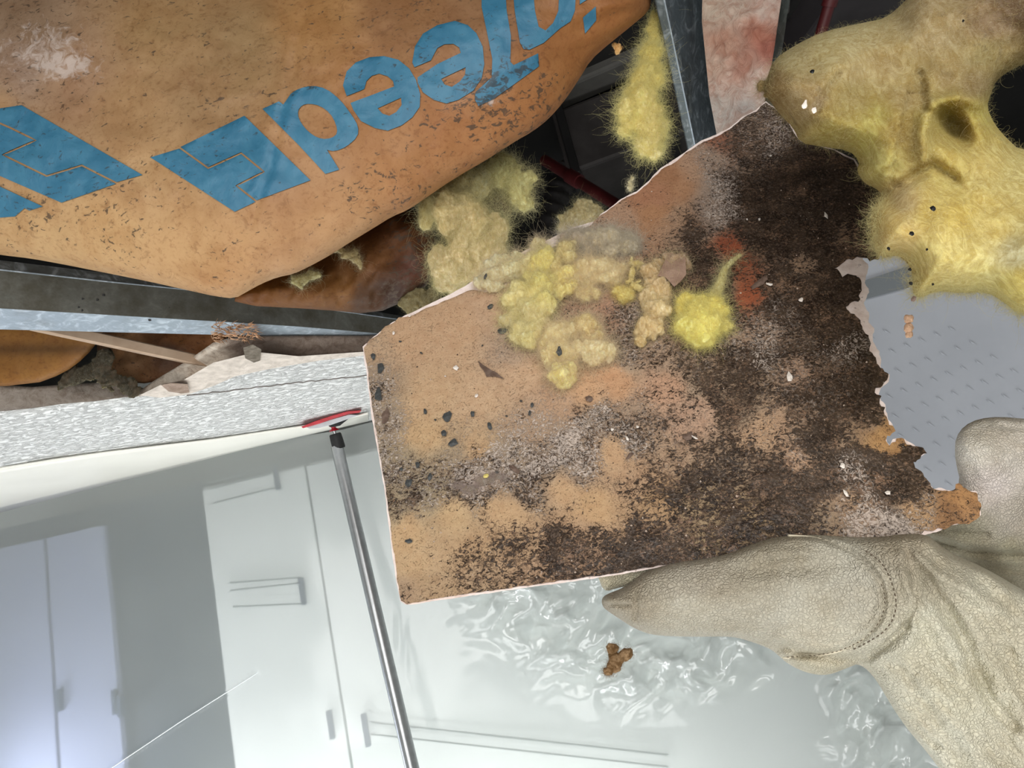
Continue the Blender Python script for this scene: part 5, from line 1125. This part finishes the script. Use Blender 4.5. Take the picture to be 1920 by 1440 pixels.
for (x0, y0, x1, y1) in ((524, 872, 531, 920), (571, 1082, 580, 1132), (622, 1326, 634, 1378), (686, 1332, 699, 1392)):
    p0, p1 = kd(x0, y0), kd(x1, y1); xm = (p0[0]+p1[0])/2; w_ = .0085
    box('handle', (xm-w_, YD-.035, p1[2]), (xm+w_, YD-.018, p0[2]), M_HANDLE, cab, .003)
for (x0, y0, x1, y1) in ((400, 906, 522, 876), (402, 918, 524, 885), (408, 944, 528, 914), (438, 1092, 568, 1082), (440, 1106, 570, 1092), (444, 1136, 578, 1130), (700, 1350, 1250, 1410), (700, 1372, 1250, 1432)):
    p0, p1 = kd(x0, y0)-np.array([0, .012, 0]), kd(x1, y1)-np.array([0, .012, 0]); p1[2] = p1[2]
    tube('rail', [p0, p1], .0028, M_SEAM, cab, 6)

# ------------------------------------------------------------------ falling debris
def lump(name, parts, depth, mat, label, cat, seed=0, extra=None):
    V = []; Fc = []
    for bi, (px, py, rx, ry, ang) in enumerate(parts):
        c = P(np.array(float(px)), np.array(float(py)), np.array(depth)); s = depth/F; nu, nv = 20, 12
        u_, v_ = np.meshgrid(np.linspace(0, 2*np.pi, nu, endpoint=False), np.linspace(0, np.pi, nv))
        X = (np.cos(u_)*np.sin(v_)).ravel(); Y = (np.sin(u_)*np.sin(v_)).ravel(); Z = np.cos(v_).ravel(); kk = 1+.6*fbm(X*1.8+bi, Y*1.8+seed, Z*1.8, 3, seed)
        X, Y, Z = np.sign(X)*np.abs(X)**.8*kk, np.sign(Y)*np.abs(Y)**.8*kk, Z*kk; ca, sa = math.cos(ang), math.sin(ang)
        Pn = c+((X*rx*ca-Y*ry*sa)*s)[:, None]*cr-((X*rx*sa+Y*ry*ca)*s)[:, None]*cu+(Z*min(rx, ry)*.7*s)[:, None]*fwd
        k0 = len(V); V += list(Pn)
        for i in range(nv-1):
            for j in range(nu): a_ = k0+i*nu+j; b_ = k0+i*nu+(j+1) % nu; Fc.append((a_, a_+nu, b_+nu, b_))
    o = mesh(name, V, Fc, mat, None, True, {'col': np.tile(lin((120, 90, 56)), (len(V), 1)), 'grime': np.full(len(V), .2)})
    bm = bmesh.new(); bm.from_mesh(o.data); bmesh.ops.recalc_face_normals(bm, faces=bm.faces); bm.to_mesh(o.data); bm.free()
    return tag(o, label, cat)
fd = lump('falling_debris', [(1147, 1216, 11, 10, .1), (1155, 1236, 14, 13, .5), (1172, 1228, 15, 10, -.6), (1150, 1250, 12, 10, .2), (1140, 1258, 8, 7, 0)], .8, M_DIRT, 'brown clod of dirt and fibre falling in front of the plastic below the glove', 'debris', 3)
p_, n_ = facing(fd, .4); fibres('fibres', p_, n_, 700, .012, .00012, (140, 110, 72), fd, 9, out=.35)
lump('falling_crumb', [(1704, 598, 7, 8, 0), (1705, 615, 8, 9, .2), (1705, 627, 6, 7, 0)], .9, M_PEACH, 'peach crumb falling in front of the grey panel at right', 'crumb', 5)
